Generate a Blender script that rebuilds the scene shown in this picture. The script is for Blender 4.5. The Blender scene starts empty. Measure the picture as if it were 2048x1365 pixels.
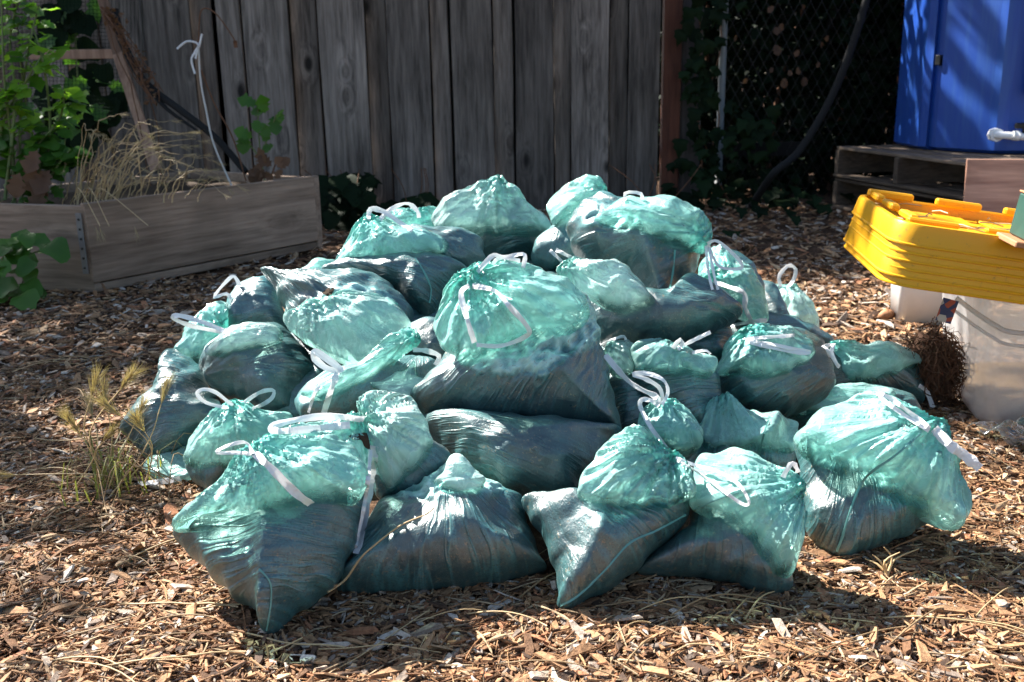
import bpy, math, random
import numpy as np
from mathutils import Vector, Matrix, Euler
from mathutils.bvhtree import BVHTree

scene = bpy.context.scene
COL = scene.collection
random.seed(7); RNG = np.random.default_rng(7)

# ------------------------------------------------------------------ camera
CAM_H = 0.85; PITCH = math.radians(15.0); ROLL = math.radians(1.0); LENS = 35.0
FPX = LENS / 36.0 * 2048
CAM = np.array([0.0, 0.0, CAM_H])
FW = np.array([0, math.cos(PITCH), -math.sin(PITCH)])
_R0 = np.array([1.0, 0, 0]); _U0 = np.array([0, math.sin(PITCH), math.cos(PITCH)])
RT = math.cos(ROLL) * _R0 - math.sin(ROLL) * _U0
UP = math.sin(ROLL) * _R0 + math.cos(ROLL) * _U0
cam_d = bpy.data.cameras.new('camera'); cam = bpy.data.objects.new('camera', cam_d); COL.objects.link(cam)
cam.matrix_world = Matrix(((RT[0], UP[0], -FW[0], CAM[0]), (RT[1], UP[1], -FW[1], CAM[1]), (RT[2], UP[2], -FW[2], CAM[2]), (0, 0, 0, 1)))
cam_d.lens = LENS; cam_d.sensor_width = 36.0; cam_d.clip_start = 0.05; cam_d.clip_end = 500
cam_d.dof.use_dof = True; cam_d.dof.focus_distance = 1.85; cam_d.dof.aperture_fstop = 7.5
scene.camera = cam

# ------------------------------------------------------------------ light
SUN_AZ = math.radians(-52)      # left of +Y
SUN_EL = math.radians(45)
SDIR = np.array([math.sin(SUN_AZ) * math.cos(SUN_EL), math.cos(SUN_AZ) * math.cos(SUN_EL), math.sin(SUN_EL)])
world = bpy.data.worlds.new('World'); scene.world = world; world.use_nodes = True
wn = world.node_tree.nodes; wl = world.node_tree.links
bg = wn['Background']; sky = wn.new('ShaderNodeTexSky'); sky.sky_type = 'NISHITA'; sky.sun_disc = False
sky.sun_elevation = SUN_EL; sky.sun_rotation = SUN_AZ % (2 * math.pi); sky.air_density = 1.0; sky.dust_density = 1.0
wl.new(sky.outputs[0], bg.inputs[0]); bg.inputs[1].default_value = 0.058
sun_d = bpy.data.lights.new('sun', 'SUN'); sun_d.energy = 5.0; sun_d.angle = math.radians(0.53); sun_d.color = (1.0, 0.95, 0.88)
sun = bpy.data.objects.new('sun', sun_d); COL.objects.link(sun)
sun.rotation_euler = Vector(SDIR).to_track_quat('Z', 'Y').to_euler(); sun.location = (-4, 4, 8)
scene.view_settings.view_transform = 'Standard'; scene.view_settings.look = 'None'
scene.view_settings.exposure = 1.95; scene.view_settings.gamma = 1.0; scene.view_settings.use_curve_mapping = False
scene.render.engine = 'CYCLES'
cy = scene.cycles
cy.use_denoising = True; cy.max_bounces = 6; cy.diffuse_bounces = 3; cy.glossy_bounces = 2
cy.transmission_bounces = 6; cy.transparent_max_bounces = 14; cy.caustics_reflective = False; cy.caustics_refractive = False
cy.sample_clamp_indirect = 6.0; cy.use_adaptive_sampling = True; cy.adaptive_threshold = 0.02

# ------------------------------------------------------------------ helpers
def ray(px, py):
    d = FW + RT * ((px - 1024.0) / FPX) - UP * ((py - 682.5) / FPX)
    return d
def at_y(px, py, Y):
    d = ray(px, py); return CAM + d * (Y / d[1])
def at_z(px, py, z=0.0):
    d = ray(px, py); return CAM + d * ((z - CAM_H) / d[2])
def nrm(v):
    v = np.asarray(v, float); return v / (np.linalg.norm(v) + 1e-12)

_perm = np.random.default_rng(3).permutation(256); _perm = np.concatenate([_perm, _perm, _perm])
_ga = np.random.default_rng(4).uniform(0, 2 * np.pi, 256); _gx = np.cos(_ga); _gy = np.sin(_ga)
def noise2(x, y):
    x = np.asarray(x, float); y = np.asarray(y, float)
    xi = np.floor(x).astype(int); yi = np.floor(y).astype(int); xf = x - xi; yf = y - yi
    u = xf ** 3 * (xf * (xf * 6 - 15) + 10); v = yf ** 3 * (yf * (yf * 6 - 15) + 10)
    def g(ix, iy, dx, dy):
        h = _perm[_perm[ix & 255] + (iy & 255)]
        return _gx[h] * dx + _gy[h] * dy
    a = g(xi, yi, xf, yf); b = g(xi + 1, yi, xf - 1, yf); c = g(xi, yi + 1, xf, yf - 1); d = g(xi + 1, yi + 1, xf - 1, yf - 1)
    return 1.5 * ((a * (1 - u) + b * u) * (1 - v) + (c * (1 - u) + d * u) * v)

def catmull(P, n, closed=False):
    P = np.asarray(P, float); m = len(P)
    segs = m if closed else m - 1
    t = np.linspace(0, segs, n, endpoint=not closed)
    i = np.minimum(t.astype(int), segs - 1); f = (t - i)[:, None]
    if closed:
        p0, p1, p2, p3 = P[(i - 1) % m], P[i % m], P[(i + 1) % m], P[(i + 2) % m]
    else:
        p0, p1, p2, p3 = P[np.maximum(i - 1, 0)], P[i], P[np.minimum(i + 1, m - 1)], P[np.minimum(i + 2, m - 1)]
    return 0.5 * (2 * p1 + (p2 - p0) * f + (2 * p0 - 5 * p1 + 4 * p2 - p3) * f ** 2 + (3 * p1 - p0 - 3 * p2 + p3) * f ** 3)

def make_mesh(name, V, F, mats=None, smooth=False, attrs=None, colors=None):
    """F: (m,3) or (m,4) int array or list of such arrays."""
    me = bpy.data.meshes.new(name); V = np.asarray(V, np.float32)
    if isinstance(F, np.ndarray): F = [F]
    F = [np.asarray(f, np.int32) for f in F if len(f)]
    nl = sum(f.size for f in F); nf = sum(len(f) for f in F)
    me.vertices.add(len(V)); me.vertices.foreach_set('co', V.ravel())
    me.loops.add(nl); me.loops.foreach_set('vertex_index', np.concatenate([f.ravel() for f in F]))
    me.polygons.add(nf)
    tot = np.concatenate([np.full(len(f), f.shape[1], np.int32) for f in F])
    st = np.concatenate([[0], np.cumsum(tot)[:-1]]).astype(np.int32)
    me.polygons.foreach_set('loop_start', st)
    me.polygons.foreach_set('use_smooth', np.full(nf, bool(smooth)))
    for k, a in (attrs or {}).items():
        a = np.asarray(a, np.float32)
        if a.ndim == 1:
            at = me.attributes.new(k, 'FLOAT', 'POINT'); at.data.foreach_set('value', a)
        else:
            at = me.attributes.new(k, 'FLOAT_VECTOR', 'POINT'); at.data.foreach_set('vector', a.ravel())
    if colors is not None:
        at = me.attributes.new('col', 'FLOAT_COLOR', 'POINT')
        c4 = np.ones((len(V), 4), np.float32); c4[:, :3] = colors; at.data.foreach_set('color', c4.ravel())
    me.update(calc_edges=True); me.validate()
    if mats is not None: me.materials.append(mats)
    return me

BASE = {}
def empty(name, label, cat, loc, group=None):
    o = bpy.data.objects.new(name, None); COL.objects.link(o); o.location = [float(c) for c in loc]
    o.empty_display_size = 0.05
    o['label'] = label; o['category'] = cat
    if group: o['group'] = group
    BASE[o.name] = np.array(loc, float)
    return o
def tag(o, label, cat, group=None):
    o['label'] = label; o['category'] = cat
    if group: o['group'] = group
    return o
def wbase(o):
    b = np.zeros(3)
    while o is not None:
        b = b + BASE.get(o.name, 0); o = o.parent
    return b
def obj(name, V, F, mat, parent=None, smooth=False, attrs=None, colors=None, kind=None, label=None):
    V = np.asarray(V, float)
    if parent is not None: V = V - wbase(parent)
    o = bpy.data.objects.new(name, make_mesh(name, V, F, mat, smooth, attrs, colors)); COL.objects.link(o)
    if parent is not None: o.parent = parent
    if kind: o['kind'] = kind
    if label: o['label'] = label
    return o
def place(name, me, loc, rot, scale, parent):
    """an object that shares mesh data; loc in world, rot a 3x3 or Euler"""
    o = bpy.data.objects.new(name, me); COL.objects.link(o); o.parent = parent
    l = np.asarray(loc, float) - wbase(parent)
    o.matrix_local = Matrix.Translation(Vector(l)) @ (rot.to_matrix().to_4x4() if isinstance(rot, Euler) else Matrix(rot).to_4x4()) @ Matrix.Scale(scale, 4)
    return o

class MB:
    """collects shapes for ONE mesh"""
    def __init__(s): s.V = []; s.Q = []; s.T = []; s.n = 0
    def add(s, V, Q=None, T=None):
        V = np.asarray(V, float)
        if Q is not None and len(Q): s.Q.append(np.asarray(Q) + s.n)
        if T is not None and len(T): s.T.append(np.asarray(T) + s.n)
        s.V.append(V); s.n += len(V)
    def box(s, c, sx, sy, sz, R=None, bev=0.0):
        x, y, z = sx / 2, sy / 2, sz / 2
        if bev <= 0:
            P = np.array([[-x, -y, -z], [x, -y, -z], [x, y, -z], [-x, y, -z], [-x, -y, z], [x, -y, z], [x, y, z], [-x, y, z]])
            Q = [[0, 3, 2, 1], [4, 5, 6, 7], [0, 1, 5, 4], [1, 2, 6, 5], [2, 3, 7, 6], [3, 0, 4, 7]]
            T = None
        else:
            b = min(bev, x * .9, y * .9, z * .9)
            P = []; Q = []; T = []
            idx = {}
            for sxn in (-1, 1):
                for syn in (-1, 1):
                    for szn in (-1, 1):
                        for ax in range(3):
                            p = [sxn * (x - b), syn * (y - b), szn * (z - b)]
                            p[ax] += (sxn, syn, szn)[ax] * b
                            idx[(sxn, syn, szn, ax)] = len(P); P.append(p)
            P = np.array(P)
            def face(ids):
                c0 = P[ids].mean(0); n = np.cross(P[ids[1]] - P[ids[0]], P[ids[2]] - P[ids[0]])
                return ids if np.dot(n, c0) > 0 else ids[::-1]
            for ax in range(3):
                o1, o2 = [a for a in range(3) if a != ax]
                for sg in (-1, 1):
                    def k(a, b2):
                        t = [0, 0, 0]; t[ax] = sg; t[o1] = a; t[o2] = b2; return idx[(t[0], t[1], t[2], ax)]
                    Q.append(face([k(-1, -1), k(1, -1), k(1, 1), k(-1, 1)]))
                for a in (-1, 1):
                    for b2 in (-1, 1):
                        def k2(sg, axx):
                            t = [0, 0, 0]; t[ax] = sg; t[o1] = a; t[o2] = b2; return idx[(t[0], t[1], t[2], axx)]
                        Q.append(face([k2(-1, o1), k2(1, o1), k2(1, o2), k2(-1, o2)]))
            for sxn in (-1, 1):
                for syn in (-1, 1):
                    for szn in (-1, 1):
                        T.append(face([idx[(sxn, syn, szn, a)] for a in range(3)]))
        if R is not None: P = P @ np.asarray(R).T
        s.add(P + np.asarray(c), Q, T)
    def tube(s, pts, r, n=6, caps=True):
        P = np.asarray(pts, float); m = len(P); r = np.broadcast_to(np.asarray(r, float), (m,))
        T = np.gradient(P, axis=0); T /= (np.linalg.norm(T, axis=1, keepdims=True) + 1e-9)
        ref = np.array([0, 0, 1.0]) if abs(T[:, 2]).mean() < .8 else np.array([1.0, 0, 0])
        A = np.cross(T, ref); A /= (np.linalg.norm(A, axis=1, keepdims=True) + 1e-9); B = np.cross(T, A)
        an = np.linspace(0, 2 * np.pi, n, endpoint=False)
        V = (P[:, None] + r[:, None, None] * (np.cos(an)[None, :, None] * A[:, None] + np.sin(an)[None, :, None] * B[:, None])).reshape(-1, 3)
        i = np.arange(m - 1)[:, None] * n; j = np.arange(n)[None]
        a = i + j; b = i + (j + 1) % n
        Q = np.stack([a, b, b + n, a + n], -1).reshape(-1, 4)
        Tt = []
        if caps:
            Tt = [[0, k, k + 1] for k in range(1, n - 1)] + [[(m - 1) * n, (m - 1) * n + k + 1, (m - 1) * n + k] for k in range(1, n - 1)]
        s.add(V, Q, Tt)
    def build(s, name, mat, parent=None, smooth=False, kind=None, label=None):
        V = np.concatenate(s.V); F = []
        if s.Q: F.append(np.concatenate(s.Q))
        if s.T: F.append(np.concatenate(s.T))
        return obj(name, V, F, mat, parent, smooth, kind=kind, label=label)

def rbox(name, c, sx, sy, sz, R, mat, parent, bev=0.003):
    mb = MB(); mb.box((0, 0, 0), sx, sy, sz, None, bev); F = [np.array(np.concatenate(mb.Q))] + ([np.array(np.concatenate(mb.T))] if mb.T else [])
    R = np.asarray(R, float)
    if np.linalg.det(R) < 0: R = R * np.array([1, -1, 1])
    return place(name, make_mesh(name, np.concatenate(mb.V), F, mat), c, R.tolist(), 1.0, parent)
def frame(x, z=None):
    """3x3 with columns: x axis, y, z"""
    x = nrm(x); z = np.array([0, 0, 1.0]) if z is None else nrm(z)
    y = nrm(np.cross(z, x)); z = np.cross(x, y)
    return np.stack([x, y, z], 1)

# ------------------------------------------------------------------ materials
def mat_new(name):
    m = bpy.data.materials.new(name); m.use_nodes = True
    nt = m.node_tree; nt.nodes.clear()
    out = nt.nodes.new('ShaderNodeOutputMaterial')
    return m, nt, out
def N(nt, t, **kw):
    n = nt.nodes.new(t)
    for k, v in kw.items():
        if k in n.inputs.keys(): n.inputs[k].default_value = v
        else: setattr(n, k, v)
    return n
def ramp(nt, fac, stops, mode='LINEAR'):
    r = nt.nodes.new('ShaderNodeValToRGB'); r.color_ramp.interpolation = mode
    el = r.color_ramp.elements
    while len(el) < len(stops): el.new(0.5)
    for e, (p, c) in zip(el, stops):
        e.position = p; e.color = (*c, 1) if len(c) == 3 else c
    nt.links.new(fac, r.inputs[0]); return r
def mixc(nt, fac, a, b, mode='MIX'):
    m = nt.nodes.new('ShaderNodeMix'); m.data_type = 'RGBA'; m.blend_type = mode
    for sock, v in ((m.inputs[0], fac), (m.inputs[6], a), (m.inputs[7], b)):
        if hasattr(v, 'is_linked') or hasattr(v, 'node'): nt.links.new(v, sock)
        else: sock.default_value = v if isinstance(v, (int, float)) else (*v, 1)
    return m.outputs[2]
def math_(nt, op, a, b=0.0, c=0.0):
    m = nt.nodes.new('ShaderNodeMath'); m.operation = op
    for i, v in enumerate((a, b, c)):
        if hasattr(v, 'node'): nt.links.new(v, m.inputs[i])
        else: m.inputs[i].default_value = v
    return m.outputs[0]
def attr(nt, name, out='Fac'):
    a = nt.nodes.new('ShaderNodeAttribute'); a.attribute_name = name; return a.outputs[out]
def objco(nt, scale=(1, 1, 1)):
    t = nt.nodes.new('ShaderNodeTexCoord'); mp = nt.nodes.new('ShaderNodeMapping')
    mp.inputs['Scale'].default_value = scale; nt.links.new(t.outputs['Object'], mp.inputs[0]); return mp.outputs[0]
def worldco(nt, scale=(1, 1, 1), rot=(0, 0, 0)):
    t = nt.nodes.new('ShaderNodeNewGeometry'); mp = nt.nodes.new('ShaderNodeMapping')
    mp.inputs['Scale'].default_value = scale; mp.inputs['Rotation'].default_value = rot
    nt.links.new(t.outputs['Position'], mp.inputs[0]); return mp.outputs[0]
def noise(nt, vec, scale=5, detail=4, rough=.55, dist=0.0):
    n = N(nt, 'ShaderNodeTexNoise'); n.inputs['Scale'].default_value = scale; n.inputs['Detail'].default_value = detail
    n.inputs['Roughness'].default_value = rough; n.inputs['Distortion'].default_value = dist
    nt.links.new(vec, n.inputs['Vector']); return n.outputs['Fac']
def bump(nt, h, strength=.5, dist=.01, normal=None):
    b = N(nt, 'ShaderNodeBump'); b.inputs['Strength'].default_value = strength; b.inputs['Distance'].default_value = dist
    nt.links.new(h, b.inputs['Height'])
    if normal is not None: nt.links.new(normal, b.inputs['Normal'])
    return b.outputs[0]
def principled(nt, out, color, rough=.6, normal=None, spec=.5, **kw):
    p = N(nt, 'ShaderNodeBsdfPrincipled')
    if hasattr(color, 'node'): nt.links.new(color, p.inputs['Base Color'])
    else: p.inputs['Base Color'].default_value = (*color, 1)
    if hasattr(rough, 'node'): nt.links.new(rough, p.inputs['Roughness'])
    else: p.inputs['Roughness'].default_value = rough
    p.inputs['Specular IOR Level'].default_value = spec
    if normal is not None: nt.links.new(normal, p.inputs['Normal'])
    for k, v in kw.items(): p.inputs[k].default_value = v
    if out is not None: nt.links.new(p.outputs[0], out.inputs[0])
    return p

def simple(name, color, rough=.6, var=.25, scale=30, bumpd=.001, spec=.4):
    m, nt, out = mat_new(name); v = objco(nt)
    n1 = noise(nt, v, scale, 5, .6)
    c = mixc(nt, n1, tuple(x * (1 - var) for x in color), tuple(min(1, x * (1 + var)) for x in color))
    principled(nt, out, c, rough, bump(nt, n1, .5, bumpd), spec); return m

def wood_mat(name, c_dark, c_light, axis='Z', knots=True, scale=1.0, rough=.8):
    m, nt, out = mat_new(name)
    sc = {'Z': (14, 14, .9), 'X': (.9, 14, 14), 'Y': (14, .9, 14)}[axis]
    inf = nt.nodes.new('ShaderNodeObjectInfo')
    t = nt.nodes.new('ShaderNodeTexCoord'); add = nt.nodes.new('ShaderNodeVectorMath'); add.operation = 'ADD'
    rv = nt.nodes.new('ShaderNodeVectorMath'); rv.operation = 'SCALE'; rv.inputs[0].default_value = (7.3, 3.1, 11.7)
    nt.links.new(inf.outputs['Random'], rv.inputs['Scale'])
    nt.links.new(t.outputs['Object'], add.inputs[0]); nt.links.new(rv.outputs[0], add.inputs[1])
    def mp(s):
        q = nt.nodes.new('ShaderNodeMapping'); q.inputs['Scale'].default_value = s; nt.links.new(add.outputs[0], q.inputs[0]); return q.outputs[0]
    k = scale
    # knots: sparse voronoi cells squeezed along the grain
    ks = {'Z': (5.0, 0.0, 2.6), 'X': (2.6, 0.0, 5.0), 'Y': (5.0, 2.6, 0.0)}[axis]
    vo = nt.nodes.new('ShaderNodeTexVoronoi'); vo.inputs['Scale'].default_value = 1.0 * k; vo.inputs['Randomness'].default_value = 1.0
    nt.links.new(mp(ks), vo.inputs['Vector'])
    dist = vo.outputs['Distance']
    push = math_(nt, 'MULTIPLY', math_(nt, 'POWER', math_(nt, 'MAXIMUM', math_(nt, 'SUBTRACT', 1.0, math_(nt, 'MULTIPLY', dist, 2.2)), 0.0), 2.0), 2.5)
    g0 = N(nt, 'ShaderNodeTexNoise'); g0.inputs['Scale'].default_value = 1.6 * k; g0.inputs['Detail'].default_value = 6; g0.inputs['Roughness'].default_value = .65
    g0.noise_dimensions = '4D'; nt.links.new(mp(sc), g0.inputs['Vector']); nt.links.new(push, g0.inputs['W'])
    g1 = noise(nt, mp(tuple(a * 5 for a in sc)), 1.5 * k, 4, .6)
    big = noise(nt, mp((2.2, 2.2, 1.1)), 1.2 * k, 3, .5)
    f = math_(nt, 'ADD', math_(nt, 'MULTIPLY', g0.outputs['Fac'], .72), math_(nt, 'MULTIPLY', g1, .28))
    c = ramp(nt, f, [(.36, c_dark), (.50, tuple((a + b) / 2 for a, b in zip(c_dark, c_light))), (.64, c_light)]).outputs[0]
    c = mixc(nt, 1.0, c, ramp(nt, big, [(.3, (.6, .58, .56)), (.7, (1.15, 1.12, 1.1))]).outputs[0], 'MULTIPLY')
    rnd = math_(nt, 'ADD', .60, math_(nt, 'MULTIPLY', inf.outputs['Random'], .8))
    c = mixc(nt, 1.0, c, rnd, 'MULTIPLY') if False else c
    hsv = N(nt, 'ShaderNodeHueSaturation'); nt.links.new(rnd, hsv.inputs['Value']); nt.links.new(c, hsv.inputs['Color']); c = hsv.outputs[0]
    if knots:
        kn = ramp(nt, dist, [(.0, (1, 1, 1)), (.10, (.95, .95, .95)), (.17, (.25, .25, .25)), (.25, (0, 0, 0))]).outputs[0]
        sx = nt.nodes.new('ShaderNodeSeparateColor'); nt.links.new(vo.outputs['Color'], sx.inputs[0]); kn = math_(nt, 'MULTIPLY', kn, math_(nt, 'GREATER_THAN', sx.outputs[0], .30))
        c = mixc(nt, kn, c, tuple(x * .22 for x in c_dark))
    principled(nt, out, c, rough, bump(nt, f, .6, .004), .25); return m

# film over damp compost: the film clings (dark compost shows) or lifts (teal shows)
def body_mat():
    m, nt, out = mat_new('film_over_compost')
    fold = attr(nt, 'fold', 'Vector'); lift = attr(nt, 'lift'); w = worldco(nt)
    def fn(su, sv, det=3, dist=.5):
        mp = nt.nodes.new('ShaderNodeMapping'); mp.inputs['Scale'].default_value = (su, sv, 1); nt.links.new(fold, mp.inputs[0]); return noise(nt, mp.outputs[0], 1.0, det, .6, dist)
    def ridge(n, k=4.0):      # thin ridges where the noise crosses its mean
        return math_(nt, 'MAXIMUM', math_(nt, 'SUBTRACT', 1.0, math_(nt, 'MULTIPLY', math_(nt, 'ABSOLUTE', math_(nt, 'SUBTRACT', n, .5)), k * 2)), 0.0)
    hair = fn(7, 260, 2, .1); mid = ridge(fn(7, 58, 2, .25), 7.0); brd = fn(5, 24, 2, .3)
    soil_n = noise(nt, w, 120, 4, .8); soil_b = noise(nt, w, 10, 3, .6); sp = noise(nt, w, 260, 2, .65); pn = noise(nt, w, 6.5, 2, .5)
    soil = ramp(nt, soil_n, [(.30, (.007, .011, .013)), (.52, (.018, .026, .029)), (.66, (.046, .050, .048)), (.80, (.16, .125, .085))]).outputs[0]
    fn_ = N(nt, 'ShaderNodeTexNoise'); fn_.inputs['Scale'].default_value = 135; fn_.inputs['Detail'].default_value = 1.5; fn_.inputs['Distortion'].default_value = 1.2; nt.links.new(w, fn_.inputs['Vector'])
    fl_ = ramp(nt, fn_.outputs['Fac'], [(.655, (0, 0, 0)), (.69, (1, 1, 1))]).outputs[0]
    soil = mixc(nt, math_(nt, 'MULTIPLY', fl_, .85), soil, mixc(nt, soil_b, (.30, .19, .10), (.10, .065, .04)))
    patch = ramp(nt, pn, [(.40, (0, 0, 0)), (.58, (1, 1, 1))]).outputs[0]
    rid = math_(nt, 'MULTIPLY', math_(nt, 'MULTIPLY', mid, .22), patch)
    f = math_(nt, 'ADD', math_(nt, 'MULTIPLY', lift, .9), rid)
    f = math_(nt, 'ADD', f, math_(nt, 'MULTIPLY', ramp(nt, soil_b, [(.35, (0, 0, 0)), (.75, (1, 1, 1))]).outputs[0], .13))
    f = math_(nt, 'ADD', f, math_(nt, 'MULTIPLY', ramp(nt, hair, [(.5, (0, 0, 0)), (.8, (1, 1, 1))]).outputs[0], .12))
    lw = N(nt, 'ShaderNodeLayerWeight'); lw.inputs['Blend'].default_value = .25
    f = math_(nt, 'ADD', f, math_(nt, 'MULTIPLY', lw.outputs['Facing'], .16))
    spk = ramp(nt, sp, [(.54, (1, 1, 1)), (.62, (.35, .35, .35)), (.70, (.05, .05, .05))]).outputs[0]
    spk = math_(nt, 'MAXIMUM', spk, math_(nt, 'MINIMUM', math_(nt, 'MULTIPLY', lift, 1.5), .95))
    f = math_(nt, 'MULTIPLY', f, spk)
    f = math_(nt, 'MULTIPLY', f, math_(nt, 'SUBTRACT', 1.0, math_(nt, 'MULTIPLY', fl_, .55)))
    f = math_(nt, 'MINIMUM', math_(nt, 'MAXIMUM', math_(nt, 'ADD', f, .05), .09), .92)
    teal = mixc(nt, soil_b, (.06, .30, .32), (.17, .47, .47))
    teal = mixc(nt, ramp(nt, lift, [(.35, (0, 0, 0)), (.7, (1, 1, 1))]).outputs[0], teal, (.50, .78, .72))
    c = mixc(nt, f, soil, teal)
    h = math_(nt, 'ADD', math_(nt, 'MULTIPLY', math_(nt, 'MULTIPLY', mid, .65), patch), math_(nt, 'MULTIPLY', brd, .5))
    h = math_(nt, 'ADD', h, math_(nt, 'ADD', math_(nt, 'MULTIPLY', soil_n, .55), math_(nt, 'MULTIPLY', hair, .14)))
    nrm_ = bump(nt, h, .8, .004)
    rg = ramp(nt, soil_b, [(.3, (.27,) * 3), (.7, (.40,) * 3)]).outputs[0]
    principled(nt, out, c, rg, nrm_, 1.0, **{'Coat Weight': .3, 'Coat Roughness': .34, 'Coat IOR': 1.5})
    return m

def film_mat(name, light, deep, alpha=.5, white=0.0):
    m, nt, out = mat_new(name)
    dens = attr(nt, 'dens'); fold = attr(nt, 'fold', 'Vector'); w = worldco(nt)
    mp = nt.nodes.new('ShaderNodeMapping'); mp.inputs['Scale'].default_value = (7, 90, 1); nt.links.new(fold, mp.inputs[0])
    fine = noise(nt, mp.outputs[0], 1.0, 3, .6, .5)
    cr = noise(nt, w, 30, 3, .55, .8); big = noise(nt, w, 9, 3, .5)
    sp = noise(nt, w, 260, 2, .5)
    crease = ramp(nt, math_(nt, 'ABSOLUTE', math_(nt, 'SUBTRACT', cr, .5)), [(.0, (1, 1, 1)), (.035, (.2, .2, .2)), (.08, (0, 0, 0))]).outputs[0]
    c = mixc(nt, dens, light, deep)
    fade = attr(nt, 'fade')
    c = mixc(nt, math_(nt, 'MULTIPLY', crease, .25), c, tuple(min(1, x * 1.25 + .1) for x in light))
    def vor(sc):
        wv = nt.nodes.new('ShaderNodeVectorMath'); wv.operation = 'MULTIPLY_ADD'; nc = N(nt, 'ShaderNodeTexNoise'); nc.inputs['Scale'].default_value = sc * .5
        nt.links.new(w, nc.inputs['Vector']); nt.links.new(nc.outputs['Color'], wv.inputs[0]); wv.inputs[1].default_value = (.9 / sc,) * 3; nt.links.new(w, wv.inputs[2])
        v = nt.nodes.new('ShaderNodeTexVoronoi'); v.inputs['Scale'].default_value = sc; nt.links.new(wv.outputs[0], v.inputs['Vector']); return v.outputs['Distance']
    hh = math_(nt, 'ADD', math_(nt, 'MULTIPLY', vor(12), .8), math_(nt, 'MULTIPLY', vor(40), .22))
    nb = bump(nt, math_(nt, 'ADD', math_(nt, 'MULTIPLY', fine, .9), math_(nt, 'ADD', hh, math_(nt, 'MULTIPLY', crease, .10))), .8, .008)
    D = N(nt, 'ShaderNodeBsdfDiffuse'); T = N(nt, 'ShaderNodeBsdfTranslucent')
    for b in (D, T): nt.links.new(c, b.inputs[0]); nt.links.new(nb, b.inputs['Normal'])
    mx = N(nt, 'ShaderNodeMixShader'); mx.inputs[0].default_value = .5
    nt.links.new(D.outputs[0], mx.inputs[1]); nt.links.new(T.outputs[0], mx.inputs[2])
    tr = N(nt, 'ShaderNodeBsdfTransparent'); tr.inputs[0].default_value = (.74, .97, .92, 1)
    a = math_(nt, 'ADD', alpha, math_(nt, 'MULTIPLY', dens, .35))
    a = math_(nt, 'ADD', a, math_(nt, 'MULTIPLY', math_(nt, 'SUBTRACT', big, .5), .9))
    a = math_(nt, 'ADD', a, math_(nt, 'MULTIPLY', crease, .15))
    a = math_(nt, 'MINIMUM', math_(nt, 'MAXIMUM', a, .15), .97)
    a = math_(nt, 'MULTIPLY', a, math_(nt, 'SUBTRACT', 1.0, fade))
    m2 = N(nt, 'ShaderNodeMixShader'); nt.links.new(a, m2.inputs[0]); nt.links.new(tr.outputs[0], m2.inputs[1]); nt.links.new(mx.outputs[0], m2.inputs[2])
    g = N(nt, 'ShaderNodeBsdfGlossy'); g.inputs['Roughness'].default_value = .19; nt.links.new(nb, g.inputs['Normal'])
    fr = N(nt, 'ShaderNodeFresnel'); fr.inputs[0].default_value = 1.42; nt.links.new(nb, fr.inputs['Normal'])
    ff = math_(nt, 'MULTIPLY', math_(nt, 'MULTIPLY', fr.outputs[0], .9), math_(nt, 'SUBTRACT', 1.0, math_(nt, 'MULTIPLY', fade, .8)))
    m3 = N(nt, 'ShaderNodeMixShader'); nt.links.new(ff, m3.inputs[0]); nt.links.new(m2.outputs[0], m3.inputs[1]); nt.links.new(g.outputs[0], m3.inputs[2])
    nt.links.new(m3.outputs[0], out.inputs[0]); return m

def leaf_mat(name, c1, c2, trans=.45, rough=.45, spec=.4):
    m, nt, out = mat_new(name)
    inf = nt.nodes.new('ShaderNodeObjectInfo'); v = worldco(nt); n1 = noise(nt, v, 22, 3, .6)
    f = math_(nt, 'ADD', math_(nt, 'MULTIPLY', inf.outputs['Random'], .6), math_(nt, 'MULTIPLY', n1, .45))
    c = mixc(nt, f, c1, c2)
    p = principled(nt, None, c, rough, bump(nt, noise(nt, v, 90, 3), .4, .002), spec)
    T = N(nt, 'ShaderNodeBsdfTranslucent'); 
    c2_ = mixc(nt, 1.0, c, (1.5, 1.6, .7), 'MULTIPLY'); nt.links.new(c2_, T.inputs[0])
    mx = N(nt, 'ShaderNodeMixShader'); mx.inputs[0].default_value = trans
    nt.links.new(p.outputs[0], mx.inputs[1]); nt.links.new(T.outputs[0], mx.inputs[2]); nt.links.new(mx.outputs[0], out.inputs[0]); return m

M = {}
M['fence'] = wood_mat('weathered_fence_wood', (.052, .044, .038), (.28, .245, .215), 'Z')
M['fence_shaded'] = wood_mat('shaded_fence_wood', (.004, .0035, .003), (.011, .0095, .008), 'Z')  # fence wood darkened to near-black, shade put into the colour
M['post_red'] = wood_mat('redwood_post', (.06, .022, .014), (.16, .06, .035), 'Z', knots=False)
M['post_grey'] = wood_mat('grey_post', (.06, .05, .045), (.16, .14, .13), 'Z', knots=False)
M['planter'] = wood_mat('planter_plank', (.14, .098, .070), (.37, .275, .205), 'X', scale=.8)
M['lath'] = wood_mat('trellis_lath', (.20, .12, .085), (.42, .28, .20), 'Z', knots=False)
M['pallet'] = wood_mat('pallet_wood', (.06, .045, .035), (.20, .15, .11), 'X', knots=False)
M['ply'] = wood_mat('plywood', (.24, .12, .085), (.52, .31, .22), 'X', knots=True, scale=.7, rough=.6)
M['body'] = body_mat()
M['film'] = film_mat('teal_film', (.58, .98, .91), (.18, .92, .78), .64)
M['film_w'] = film_mat('pale_film', (.72, .97, .92), (.36, .92, .81), .72)
M['film_c'] = film_mat('clear_sheet', (.75, .74, .72), (.7, .7, .7), .22)
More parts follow.
